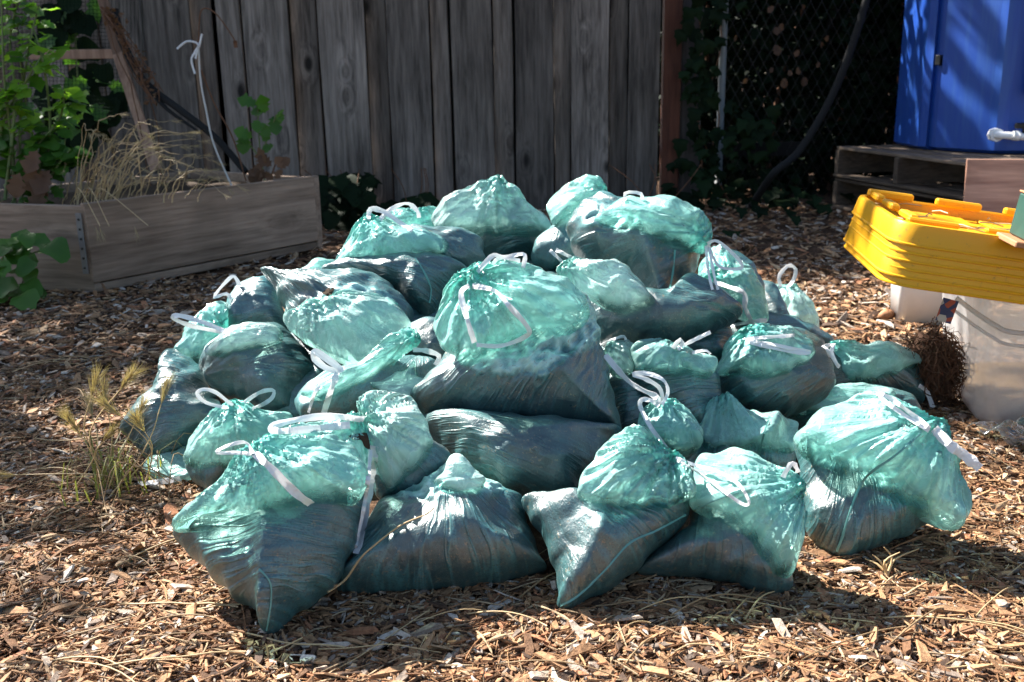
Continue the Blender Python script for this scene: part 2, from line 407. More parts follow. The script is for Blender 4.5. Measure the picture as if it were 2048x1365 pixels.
def tape_mat():
    m, nt, out = mat_new('white_drawtape'); v = worldco(nt)
    c = mixc(nt, noise(nt, v, 40, 3), (.84, .84, .86), (.93, .93, .93))
    p = principled(nt, None, c, .35, bump(nt, noise(nt, v, 160, 3, .6, .5), .5, .002), .5)
    T = N(nt, 'ShaderNodeBsdfTranslucent'); T.inputs[0].default_value = (.92, .92, .92, 1)
    mx = N(nt, 'ShaderNodeMixShader'); mx.inputs[0].default_value = .35
    nt.links.new(p.outputs[0], mx.inputs[1]); nt.links.new(T.outputs[0], mx.inputs[2]); nt.links.new(mx.outputs[0], out.inputs[0]); return m
M['tape'] = tape_mat()
M['seam'] = simple('teal_seam', (.12, .30, .27), .35, .2, 60)
def ground_mat():
    m, nt, out = mat_new('mulch_floor'); v = worldco(nt)
    a = noise(nt, v, 45, 6, .75); b = noise(nt, v, 3, 3, .5)
    c = ramp(nt, a, [(.3, (.03, .017, .010)), (.5, (.09, .05, .028)), (.65, (.20, .12, .07)), (.8, (.30, .21, .15))]).outputs[0]
    c = mixc(nt, 1.0, c, ramp(nt, b, [(.3, (.7, .68, .66)), (.7, (1.15, 1.1, 1.05))]).outputs[0], 'MULTIPLY')
    principled(nt, out, c, .9, bump(nt, a, 1.0, .02), .2); return m
M['ground'] = ground_mat()
def chip_mat():
    m, nt, out = mat_new('wood_chip'); v = worldco(nt)
    col = attr(nt, 'col', 'Color'); a = noise(nt, v, 120, 5, .7)
    c = mixc(nt, 1.0, col, ramp(nt, a, [(.28, (.45, .42, .40)), (.5, (.95, .93, .9)), (.75, (1.35, 1.3, 1.25))]).outputs[0], 'MULTIPLY')
    principled(nt, out, c, .75, bump(nt, a, .9, .003), .3); return m
M['chip'] = chip_mat()
M['soil'] = simple('damp_soil', (.05, .034, .022), .95, .6, 60, .01, .2)
M['straw'] = simple('dry_straw', (.46, .33, .17), .6, .35, 25)
M['straw_dark'] = simple('old_straw', (.26, .17, .085), .7, .35, 25)
M['awn'] = leaf_mat('foxtail_awn', (.30, .22, .12), (.42, .33, .20), .2, .6)
M['blade'] = leaf_mat('green_grass_blade', (.15, .18, .05), (.32, .28, .12), .4, .5)
M['leaf'] = leaf_mat('broad_leaf', (.035, .11, .016), (.09, .21, .03), .45)
M['leaf_y'] = leaf_mat('sunlit_leaf', (.14, .30, .03), (.26, .44, .06), .55)  # leaf colour brightened to stand in for sunlight
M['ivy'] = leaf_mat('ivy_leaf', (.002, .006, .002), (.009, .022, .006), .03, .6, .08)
M['dead'] = leaf_mat('dead_leaf', (.06, .028, .014), (.18, .09, .045), .15, .7)
M['stem'] = simple('plant_stem', (.12, .16, .05), .6, .3, 30)
M['bark'] = simple('bark', (.045, .035, .028), .9, .4, 40, .006)
M['vine'] = simple('dried_vine', (.13, .06, .03), .9, .5, 60, .004)
M['hose'] = simple('dark_branch', (.006, .0055, .005), .85, .3, 30)
M['rod'] = simple('pale_rod', (.55, .53, .50), .5, .2, 30)
M['galv'] = simple('galvanised_pipe', (.14, .15, .145), .45, .35, 25)
M['wire'] = simple('rusty_wire', (.016, .013, .012), .6, .4, 60)
M['net'] = simple('green_netting', (.006, .016, .009), .95, .3, 60, .001, .05)
M['steel'] = simple('zinc_bracket', (.17, .16, .15), .45, .3, 60)
M['root'] = simple('dried_root', (.10, .050, .028), .9, .7, 80, .004)
M['white_plastic'] = simple('white_plastic', (.80, .80, .79), .4, .1, 20)
M['black_plastic'] = simple('black_plastic', (.012, .012, .013), .4, .2, 20)
M['green_paint'] = simple('green_painted_wood', (.022, .07, .055), .45, .3, 25)
M['copper'] = simple('raw_wood_edge', (.36, .17, .08), .7, .3, 40)
def yellow_mat():
    m, nt, out = mat_new('yellow_lid_plastic'); v = worldco(nt)
    d = noise(nt, v, 55, 5, .7)
    c = mixc(nt, ramp(nt, d, [(.60, (0, 0, 0)), (.72, (1, 1, 1))]).outputs[0], (.80, .40, .010), (.42, .22, .04))
    p = principled(nt, None, c, .38, bump(nt, noise(nt, v, 200, 3), .25, .001), .45)
    T = N(nt, 'ShaderNodeBsdfTranslucent'); T.inputs[0].default_value = (.9, .40, .01, 1)
    mx = N(nt, 'ShaderNodeMixShader'); mx.inputs[0].default_value = .18
    nt.links.new(p.outputs[0], mx.inputs[1]); nt.links.new(T.outputs[0], mx.inputs[2]); nt.links.new(mx.outputs[0], out.inputs[0]); return m
M['yellow'] = yellow_mat()
def blue_mat():
    m, nt, out = mat_new('blue_tank_plastic'); v = worldco(nt)
    d = noise(nt, v, 30, 5, .7); st = noise(nt, worldco(nt, (14, 14, 1.2)), 1.5, 4, .6)
    c = mixc(nt, ramp(nt, st, [(.45, (0, 0, 0)), (.8, (1, 1, 1))]).outputs[0], (.008, .055, .30), (.03, .10, .32))
    c = mixc(nt, ramp(nt, d, [(.66, (0, 0, 0)), (.74, (.7, .7, .7))]).outputs[0], c, (.10, .09, .08))
    principled(nt, out, c, .42, bump(nt, d, .2, .003), .45); return m
M['blue'] = blue_mat()
def clear_mat():
    m, nt, out = mat_new('cloudy_clear_plastic'); v = worldco(nt)
    d = noise(nt, v, 12, 5, .65)
    p = principled(nt, None, (.80, .80, .80), .28, bump(nt, noise(nt, v, 35, 3), .2, .003), .6)
    tl = N(nt, 'ShaderNodeBsdfTranslucent'); tl.inputs[0].default_value = (.85, .84, .82, 1)
    m1 = N(nt, 'ShaderNodeMixShader'); m1.inputs[0].default_value = .5
    nt.links.new(p.outputs[0], m1.inputs[1]); nt.links.new(tl.outputs[0], m1.inputs[2])
    tr = N(nt, 'ShaderNodeBsdfTransparent'); tr.inputs[0].default_value = (.95, .95, .95, 1)
    mx = N(nt, 'ShaderNodeMixShader'); nt.links.new(ramp(nt, d, [(.3, (.46,) * 3), (.75, (.72,) * 3)]).outputs[0], mx.inputs[0])
    nt.links.new(tr.outputs[0], mx.inputs[1]); nt.links.new(m1.outputs[0], mx.inputs[2]); nt.links.new(mx.outputs[0], out.inputs[0]); return m
M['clear'] = clear_mat()
def sticker_mat():
    m, nt, out = mat_new('printed_sticker'); v = objco(nt)
    ck = nt.nodes.new('ShaderNodeTexVoronoi'); ck.inputs['Scale'].default_value = 60; nt.links.new(v, ck.inputs['Vector'])
    c = ramp(nt, ck.outputs['Color'], [(.0, (.02, .03, .10)), (.4, (.02, .03, .12)), (.55, (.35, .06, .03)), (.7, (.45, .40, .36)), (.8, (.03, .04, .12))], 'CONSTANT').outputs[0]
    principled(nt, out, c, .35); return m
M['sticker'] = sticker_mat()

# ------------------------------------------------------------------ ground
def gh(x, y):
    return .012 * noise2(x * 2.1, y * 2.1) + .008 * noise2(x * 6 + 4, y * 6) + .004 * noise2(x * 15, y * 15 + 9)
def build_ground():
    xs = np.concatenate([np.linspace(-60, -5, 12)[:-1], np.linspace(-5, 5, 181), np.linspace(5, 60, 12)[1:]])
    ys = np.concatenate([np.linspace(-20, 0.2, 8)[:-1], np.linspace(0.2, 9, 160), np.linspace(9, 90, 14)[1:]])
    X, Y = np.meshgrid(xs, ys); Z = gh(X, Y) - .012
    V = np.stack([X, Y, Z], -1).reshape(-1, 3); w = len(xs)
    i = np.arange(len(ys) - 1)[:, None] * w + np.arange(w - 1)[None]
    F = np.stack([i, i + 1, i + w + 1, i + w], -1).reshape(-1, 4)
    return obj('ground', V, F, M['ground'], None, True, kind='structure')
ground = build_ground()

CH_COL = np.array([(.37, .215, .112), (.28, .152, .075), (.165, .086, .044), (.44, .30, .175), (.41, .34, .275), (.53, .475, .41), (.075, .043, .027), (.31, .138, .068), (.25, .195, .155)])
CH_P = np.array([.18, .18, .16, .10, .08, .04, .13, .07, .06])
PILE = np.array([(-.70, 2.05), (-.34, 1.52), (-.1, 1.58), (.05, 1.55), (.35, 1.6), (.7, 1.72), (.8, 2.1), (.75, 2.8), (.3, 3.1), (-.4, 3.1), (-.75, 2.7)])
def in_poly(P, poly):
    x, y = P[:, 0], P[:, 1]; r = np.zeros(len(P), bool); n = len(poly)
    for i in range(n):
        x1, y1 = poly[i]; x2, y2 = poly[(i + 1) % n]
        c = ((y1 > y) != (y2 > y)) & (x < (x2 - x1) * (y - y1) / (y2 - y1 + 1e-12) + x1); r ^= c
    return r
def chip_geom(P, L, W, T, yaw, pit, rol, seed):
    """vectorised curved flakes: 8 verts each"""
    n = len(P); g = np.random.default_rng(seed)
    base = np.array([[-1, -1, 0], [-.2, -1, 0], [1, -1, 0], [-1, 1, 0], [.2, 1, 0], [1, 1, 0]], float)
    lo = np.repeat(base[None], n, 0); jit = g.uniform(-.4, .4, (n, 6, 2)); lo[:, :, :2] += jit
    tap = g.uniform(.25, 1.0, (n, 2)); lo[:, [0, 3], 1] *= tap[:, :1]; lo[:, [2, 5], 1] *= tap[:, 1:]
    hi = lo.copy(); hi[:, :, 2] = 1; hi[:, :, :2] *= .88
    curl = g.uniform(-.6, 1.0, n)
    V = np.concatenate([lo, hi], 1)
    x = V[:, :, 0] * (L / 2)[:, None]; y = V[:, :, 1] * (W / 2)[:, None]; z = V[:, :, 2] * T[:, None]
    z = z + curl[:, None] * (1 - V[:, :, 0] ** 2) * (L * .07)[:, None]
    cr, sr = np.cos(rol)[:, None], np.sin(rol)[:, None]; y, z = y * cr - z * sr, y * sr + z * cr
    cp, sp = np.cos(pit)[:, None], np.sin(pit)[:, None]; x, z = x * cp - z * sp, x * sp + z * cp
    cy_, sy = np.cos(yaw)[:, None], np.sin(yaw)[:, None]; x, y = x * cy_ - y * sy, x * sy + y * cy_
    V = np.stack([x, y, z], -1) + P[:, None]
    q = np.array([[6, 7, 10, 9], [7, 8, 11, 10], [0, 1, 7, 6], [1, 2, 8, 7], [5, 4, 10, 11], [4, 3, 9, 10], [3, 0, 6, 9], [2, 5, 11, 8]])
    F = (q[None] + (np.arange(n) * 12)[:, None, None]).reshape(-1, 4)
    return V.reshape(-1, 3), F
def scatter(n, y0, y1, size, seed, pad=.35):
    g = np.random.default_rng(seed)
    y = g.uniform(y0, y1, int(n * 1.9)); half = y * .55 + pad; x = g.uniform(-1, 1, len(y)) * (y1 * .55 + pad)
    k = np.abs(x) < half; x, y = x[k], y[k]
    P = np.stack([x, y, gh(x, y)], 1); P = P[~in_poly(P, PILE * np.array([.82, 1]) )][:n]
    m = len(P); P[:, 2] += g.uniform(-.010, .008, m)
    L = np.clip(g.lognormal(math.log(size), .5, m), .008, .085); W = L * g.uniform(.12, .5, m); W = np.clip(W, .0025, .026); T = g.uniform(.0012, .004, m)
    V, F = chip_geom(P, L, W, T, g.uniform(0, 6.283, m), g.normal(0, .22, m), g.normal(0, .35, m), seed + 1)
    ci = g.choice(len(CH_COL), m, p=CH_P / CH_P.sum()); C = CH_COL[ci] * g.uniform(.65, 1.25, (m, 1))
    return V, F, np.repeat(C, 12, 0)
def build_mulch():
    Vs, Fs, Cs = [], [], []; off = 0
    for n, a, b, s, sd in ((46000, .95, 1.75, .0145, 1), (34000, 1.75, 2.8, .0165, 2), (22000, 2.8, 4.4, .025, 3), (12000, 4.4, 6.6, .034, 4)):
        V, F, C = scatter(n, a, b, s, sd * 10); Vs.append(V); Fs.append(F + off); Cs.append(C); off += len(V)
    g = np.random.default_rng(99); n = 18000; y = g.uniform(.95, 3.6, n) ; y = .95 + (y - .95) * g.uniform(.3, 1, n); x = g.uniform(-1, 1, n) * (y * .55 + .3)
    P = np.stack([x, y, gh(x, y) + g.uniform(0, .010, n)], 1); P = P[~in_poly(P, PILE * np.array([.82, 1]))]; n = len(P)
    L = np.clip(g.lognormal(math.log(.042), .45, n), .015, .13); W = g.uniform(.0012, .0032, n)
    V, F = chip_geom(P, L, W, W * .6, g.normal(.3, .9, n), g.normal(0, .10, n), g.normal(0, .4, n), 1234)
    C = np.array([(.36, .21, .105), (.28, .145, .068), (.42, .31, .19), (.18, .088, .042)])[g.integers(0, 4, n)] * g.uniform(.7, 1.2, (n, 1))
    Vs.append(V); Fs.append(F + off); Cs.append(np.repeat(C, 12, 0)); off += len(V)
    V = np.concatenate(Vs)
    o = obj('wood_chip_mulch', V, np.concatenate(Fs), M['chip'], ground, False, colors=np.concatenate(Cs), kind='stuff')
    # the biggest flakes near the camera, one by one (shared meshes)
    g = np.random.default_rng(77); meshes = []
    for k in range(26):
        L = np.array([g.uniform(.03, .07)]); W = L * g.uniform(.14, .36); T = np.array([g.uniform(.002, .006)])
        v, f = chip_geom(np.zeros((1, 3)), L, W, T, np.zeros(1), np.zeros(1), np.zeros(1), 500 + k)
        c = CH_COL[g.choice(len(CH_COL), p=np.array([.16, .12, .08, .14, .20, .14, .04, .06, .06]))] * g.uniform(.8, 1.2)
        meshes.append(make_mesh('wood_chip', v, f, M['chip'], False, None, np.repeat(c[None], len(v), 0)))
    cnt = 0
    while cnt < 200:
        px, py = g.uniform(-20, 2070), 1365 - 460 * g.uniform(0, 1) ** 1.6
        p = at_z(px, py, 0)
        if in_poly(p[None], PILE)[0]: continue
        p[2] = gh(p[0], p[1]) + g.uniform(.002, .009)
        place('wood_chip', meshes[cnt % 26], p, Euler((g.normal(0, .25), g.normal(0, .18), g.uniform(0, 6.28))), g.uniform(.6, 1.1), ground); cnt += 1
build_mulch()
def straw_pts(px, py, L, ang, g, z=.012):
    p = at_z(px, py, 0); n = 6; t = np.linspace(0, 1, n)
    P = np.stack([p[0] + np.cos(ang) * L * t, p[1] + np.sin(ang) * L * t, np.zeros(n)], 1)
    kink = g.uniform(-.25, .25) * L; P[:, :2] += np.outer(np.maximum(t - .5, 0) ** 1.0, [-np.sin(ang), np.cos(ang)]) * kink * 2
    P[:, 2] = gh(P[:, 0], P[:, 1]) + z + np.sin(np.pi * t) * g.uniform(0, .02)
    return P
def build_straw():
    g = np.random.default_rng(9)
    for k in range(70):
        px, py = g.uniform(0, 2048), 1350 - 260 * g.uniform(0, 1) ** 1.3
        if k > 50: px, py = g.uniform(0, 400), g.uniform(640, 1000)
        P = straw_pts(px, py, g.uniform(.06, .22), g.uniform(-.6, .9), g)
        mb = MB(); mb.tube(catmull(P, 10), g.uniform(.0008, .0018), 4); mb.build('straw_stem', M['straw'] if k % 3 else M['straw_dark'], ground, True)
build_straw()

# ------------------------------------------------------------------ wooden fence
FY = 6.45
def build_fence():
    f = empty('wooden_fence', 'tall weathered grey vertical board fence behind the heap of bags', 'fence', (0, FY, 0))
    # pixel edges at mid height, and depth layer (0 front, 1 recessed)
    B = [(-1560 + 123 * q_, -1560 + 123 * q_ + (130 if q_ % 2 == 0 else 132), q_ % 2) for q_ in range(10)] + [(-330, -200, 0), (-205, -120, 1), (-125, -5, 0), (-10, 62, 1), (55, 140, 0), (135, 222, 1), (215, 300, 0), (294, 394, 0.15), (388, 445, 1), (438, 503, .4), (498, 588, 0), (582, 652, 1),
         (647, 737, 0), (730, 787, 1), (780, 862, 0), (856, 912, .8), (907, 988, 0), (980, 1036, .8), (1030, 1107, 0), (1100, 1149, .9), (1143, 1217, 0), (1210, 1262, .8), (1256, 1318, 0)]
    g = np.random.default_rng(5)
    for a, b, l in B:
        if l >= .3:
            a += 9; b -= 9
            for e_ in (a, b):
                gp = at_y(e_, 200, FY + .15); mb = MB(); mb.box((gp[0], FY + .125, 1.0), .10, .012, 2.0); mb.build('gap_shade_strip', M['fence_shaded'], f)  # near-black strips added behind the gaps stand in for their shadow
        Y = FY + .085 * l + g.uniform(-.002, .002); p = at_y(a, 200, Y); q = at_y(b, 200, Y)
        w = q[0] - p[0]; H = 2.05 + g.uniform(-.02, .02); t = .019
        # slightly bowed, uneven edges
        n = 14; zz = np.linspace(-.02, H, n); ph = g.uniform(0, 50)
        eL = p[0] + .004 * noise2(zz * 1.3 + ph, zz * 0 + ph) + g.uniform(-.006, .006) * zz; eR = q[0] + .004 * noise2(zz * 1.3 + ph + 20, zz * 0 + ph) + g.uniform(-.006, .006) * zz
        yb = Y + .003 * noise2(zz * .9 + ph, zz * 0 + 3.3); b_ = .003
        ring = []
        for dx, dy, e in ((b_, 0, 0), (-b_, 0, 1), (0, b_, 1), (0, t, 1), (0, t, 0), (0, b_, 0)):
            ring.append(np.stack([(eL if e == 0 else eR) + dx, yb + dy, zz], 1))
        V = np.stack(ring, 1).reshape(-1, 3); m = 6
        i = np.arange(n - 1)[:, None] * m; j = np.arange(m)[None]
        F = np.stack([i + j, i + (j + 1) % m, i + (j + 1) % m + m, i + j + m], -1).reshape(-1, 4)
        caps = [[(n - 1) * m + k for k in (0, 1, 2, 3)], [(n - 1) * m + k for k in (0, 3, 4, 5)]]
        obj('board', V, [F, np.array(caps)], M['fence'], f)
    for z in (.35, 1.75):
        mb = MB(); mb.box((-3.4, FY + .145, z), 10.6, .04, .09); mb.build('rail', M['fence_shaded'], f)
    # end posts
    p = at_y(1326, 200, FY - .03); q = at_y(1361, 200, FY - .03); w = q[0] - p[0]
    post = empty('fence_post', 'reddish brown square post at the right end of the board fence', 'post', ((p[0] + q[0]) / 2, FY + .02, 0))
    mb = MB(); mb.box(((p[0] + q[0]) / 2, FY + .02, 1.04), w, .1, 2.12, bev=.004); mb.build('post_shaft', M['post_red'], post)
    mb = MB(); mb.box(((p[0] + q[0]) / 2, FY + .02, 2.112), w + .02, .12, .02, bev=.004); mb.build('post_cap', M['post_red'], post)
    p = at_y(1363, 200, FY); q = at_y(1404, 200, FY)
    post = empty('grey_post', 'narrow grey board post overgrown with ivy beside the reddish post', 'post', ((p[0] + q[0]) / 2, FY + .04, 0))
    mb = MB(); mb.box(((p[0] + q[0]) / 2, FY + .04, 1.0), q[0] - p[0], .03, 2.0, bev=.003); mb.build('board', M['post_grey'], post)
    mb = MB(); mb.box(((p[0] + q[0]) / 2 - .02, FY + .08, 1.0), .06, .045, 1.9); mb.build('backing', M['post_grey'], post)
build_fence()

# ------------------------------------------------------------------ leaves
def leaf_mesh(kind, mat, seed=0):
    g = np.random.default_rng(seed)
    if kind == 'ivy':
        pol = [(0, 0), (.28, .05), (.50, .22), (.34, .36), (.42, .62), (.20, .62), (0, 1.0)]
    elif kind == 'round':
        pol = [(0, 0), (.32, .02), (.50, .22), (.52, .48), (.40, .72), (.2, .9), (0, .98)]
    elif kind == 'lobed':
        pol = [(0, 0), (.08, .12), (.26, .18), (.20, .30), (.38, .42), (.26, .52), (.40, .66), (.22, .82), (0, 1.0)]
    else:
        pol = [(0, 0), (.10, .10), (.20, .30), (.22, .5), (.16, .75), (0, 1.0)]
    pol = np.array(pol); R_ = pol.copy(); R_[1:-1] *= g.uniform(.88, 1.1, (len(pol) - 2, 1))
    L_ = pol.copy(); L_[1:-1] *= g.uniform(.88, 1.1, (len(pol) - 2, 1)); L_[:, 0] *= -1
    mid = np.stack([np.zeros(len(pol)), pol[:, 1]], 1)
    fold = g.uniform(.12, .35); bend = g.uniform(-.5, .15)
    def lift(p): return np.stack([p[:, 0], p[:, 1], np.abs(p[:, 0]) * fold + bend * p[:, 1] ** 2 + .04 * np.sin(9 * p[:, 1] + 5 * p[:, 0])], 1)
    V = np.concatenate([lift(mid), lift(R_[1:-1]), lift(L_[1:-1])]); n = len(pol); k = n - 2
    Q = []; T = []
    for side, o in ((0, n), (1, n + k)):
        T.append([0, o, 1] if side == 0 else [0, 1, o])
        for i in range(k - 1):
            q = [i + 1, o + i, o + i + 1, i + 2]; Q.append(q if side == 0 else q[::-1])
        T.append([k, o + k - 1, k + 1] if side == 0 else [k, k + 1, o + k - 1])
    return make_mesh('leaf', V, [np.array(Q), np.array(T)], mat, True)
LM = {k: [leaf_mesh(k.split('_')[0], M[m], i) for i in range(4)] for k, m in
      (('ivy', 'ivy'), ('round_l', 'leaf'), ('lobed_l', 'leaf'), ('lobed_y', 'leaf_y'), ('round_y', 'leaf_y'), ('lance_l', 'leaf'), ('lobed_d', 'dead'), ('round_d', 'dead'), ('round_i', 'ivy'))}
def add_leaf(kind, pos, direction, up, size, parent, g):
    d = nrm(direction); n = nrm(np.asarray(up) - d * np.dot(up, d)); x = np.cross(d, n)
    place('leaf', LM[kind][g.integers(4)], pos, np.stack([x, d, n], 1).tolist(), size, parent)
def leaf_cloud(n, sampler, size, g, flat=.0):
    """joined leaf faces, 2 tris each, for far masses"""
    P = sampler(n); d = g.normal(0, 1, (n, 3)); d[:, 2] = d[:, 2] * .6 - .3; d /= np.linalg.norm(d, axis=1, keepdims=True)
    r = g.normal(0, 1, (n, 3)); r[:, 2] *= 1 - flat; s = np.cross(d, r); s /= np.linalg.norm(s, axis=1, keepdims=True)
    sz = size * g.uniform(.6, 1.3, (n, 1)); nn = np.cross(s, d) * sz * .12
    V = np.stack([P, P + d * sz * .5 + s * sz * .36 + nn, P + d * sz, P + d * sz * .5 - s * sz * .36 + nn], 1).reshape(-1, 3)
    i = np.arange(n)[:, None] * 4
    return V, np.concatenate([i + np.array([[0, 1, 2]]), i + np.array([[0, 2, 3]])])

# ------------------------------------------------------------------ dark corner on the right: chain link, ivy, hedge
def build_corner():
    g = np.random.default_rng(21)
    Y = FY + .12; x0 = at_y(1405, 200, Y)[0]; x1 = x0 + 2.9
    cl = empty('chain_link_fence', 'dark rusty chain link fence in the shade right of the reddish post', 'fence', (x0, Y, 0))
    pp = at_y(1446, 100, Y)[0]
    mb = MB(); mb.tube([(pp, Y, -.02), (pp, Y, 1.0), (pp, Y, 1.98)], .024, 12); mb.build('post', M['galv'], cl, True)
    mb = MB(); mb.tube([(pp, Y, 1.96), (x1, Y, 1.96)], .02, 8); mb.build('top_rail', M['galv'], cl, True)
    mb = MB(); step = .062; zz = np.arange(0.02, 1.93, step / 1.0)
    k = 0; x = pp + .02
    while x < x1:
        s = (np.arange(len(zz)) % 2) * step * .56 * (1 if k % 2 else -1)
        mb.tube(np.stack([x + s + (step * .56 if k % 2 == 0 else 0), np.full(len(zz), Y + .006 * (k % 2)), zz], 1), .0017, 3, False); x += step * .56; k += 1
    mb.build('mesh_wires', M['wire'], cl, kind='stuff')
    # near-black boarded wall added far behind the chain link to block the sky
    wl_ = empty('sky_blocking_wall', 'added dark board wall blocking the sky behind the chain link fence', 'wall', (3.2, 8.4, 0))
    xx = .9; 
    while xx < 7.2:
        w = g.uniform(.17, .22); mb = MB(); mb.box((xx + w / 2, 8.4 + g.uniform(0, .015), 1.3), w - .006, .02, 2.6); mb.build('board', M['fence_shaded'], wl_); xx += w
    # shaded hedge between
    def smp(n):
        return np.stack([g.uniform(1.1, 3.6, n), 7.0 + np.abs(g.normal(0, .35, n)), g.uniform(0, 2.3, n) ** 1.0], 1)
    hd = empty('ivy_hedge', 'deeply shaded mass of ivy behind the chain link fence', 'hedge', (2.3, 7.1, 0))
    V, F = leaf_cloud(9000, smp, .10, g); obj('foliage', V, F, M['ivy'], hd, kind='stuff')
    for k in range(5):
        x = 1.4 + .45 * k; P = catmull([(x, 7.2, 0), (x + g.uniform(-.1, .1), 7.25, .7), (x + g.uniform(-.2, .2), 7.2, 1.5), (x + g.uniform(-.3, .3), 7.2, 2.2)], 14)
        mb = MB(); mb.tube(P, np.linspace(.02, .008, 14), 6); mb.build('stem', M['vine'], hd, True)
    for k in range(16):
        px, py = g.normal(1560, 45), g.uniform(0, 200); p = at_y(px, py, Y + .2)
        add_leaf('lobed_d', p, (g.normal(0, .4), g.normal(0, .3) - .2, -1), (g.normal(0, .4), -1, .2), g.uniform(.04, .08), hd, g)
    # ivy on the posts
    iv = empty('ivy_vine', 'dark green ivy climbing the grey post beside the chain link', 'ivy', at_y(1400, 420, FY - .03) * [1, 1, 0])
    for k, (a, b) in enumerate((((1420, 430), (1385, 0)), ((1390, 420), (1440, 0)), ((1450, 410), (1410, 120)))):
        P = catmull([at_y(a[0] + (b[0] - a[0]) * t + 14 * math.sin(9 * t + k), a[1] + (b[1] - a[1]) * t, FY - .03 - .01 * k) for t in np.linspace(0, 1, 6)], 24)
        mb = MB(); mb.tube(P, .004, 5); mb.build('stem', M['vine'], iv, True)
    spots = [(1395, 30, 34, 40), (1395, 130, 24, 40), (1392, 185, 20, 30), (1412, 240, 30, 40), (1430, 300, 35, 30), (1395, 330, 40, 25), (1380, 390, 45, 25), (1440, 20, 30, 30), (1470, 250, 40, 40), (1520, 270, 30, 30)]
    for cx, cy_, sx, sy in spots:
        for k in range(12):
            p = at_y(g.normal(cx, sx * .7), g.normal(cy_, sy * .8), FY - .05 - g.uniform(0, .10))
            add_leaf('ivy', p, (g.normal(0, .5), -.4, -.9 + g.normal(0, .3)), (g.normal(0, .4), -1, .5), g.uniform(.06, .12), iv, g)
    lo = empty('ground_ivy', 'low dark ivy on the ground in front of the chain link', 'ivy', at_z(1480, 420) * [1, 1, 0])
    for k in range(75):
        p = at_z(g.normal(1490, 70), g.normal(408, 18)); p[2] = abs(g.normal(0, .09)) + .02
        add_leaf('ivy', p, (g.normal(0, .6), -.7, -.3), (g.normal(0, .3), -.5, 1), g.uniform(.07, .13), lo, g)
    for cx, n, nm, lb in ((690, 60, 'ground_ivy', 'dark green leafy ivy at the fence foot just right of the planter'), (830, 26, 'ground_ivy', 'low ivy leaves at the fence foot behind the heap, left of middle'), (1290, 20, 'ground_ivy', 'few ivy leaves at the foot of the reddish post')):
        lo = empty(nm, lb, 'ivy', at_y(cx, 430, FY - .3) * [1, 1, 0])
        for k in range(n):
            p = at_y(g.normal(cx, 30 if cx < 700 else 38), g.uniform(345 if cx < 700 else 395, 440), FY - g.uniform(.08, .7)); p[2] = max(p[2], .03)
            add_leaf('round_i' if k % 3 else 'ivy', p, (g.normal(0, .6), -.7, -.4), (g.normal(0, .3), -.7, .8), g.uniform(.09, .15), lo, g)
        for k in range(4):
            a = at_y(cx + g.normal(0, 15), 435, FY - .3); a[2] = 0; b = a + [g.normal(0, .15), .05, .3]
            mb = MB(); mb.tube(catmull([a, (a + b) / 2 + [.03, -.03, .03], b], 8), .003, 4); mb.build('stem', M['vine'], lo, True)
    # leaning dark hose
    Ph = catmull([at_y(1748, -60, FY - .25), at_y(1715, 60, FY - .28), at_y(1665, 190, FY - .3), at_y(1600, 300, FY - .35), at_y(1545, 350, FY - .42), at_z(1500, 418)], 70)
    ho = empty('drain_hose', 'thick black corrugated hose leaning down through the shade before the chain link', 'hose', at_z(1500, 418) * [1, 1, 0])
    mb = MB(); mb.tube(Ph, .022 + .002 * (np.arange(70) % 2), 10); mb.build('corrugated_tube', M['hose'], ho, True)
    mb = MB(); mb.tube(Ph[-3:] + [0, -.002, .002], .028, 10); mb.build('end_cuff', M['black_plastic'], ho, True)
build_corner()

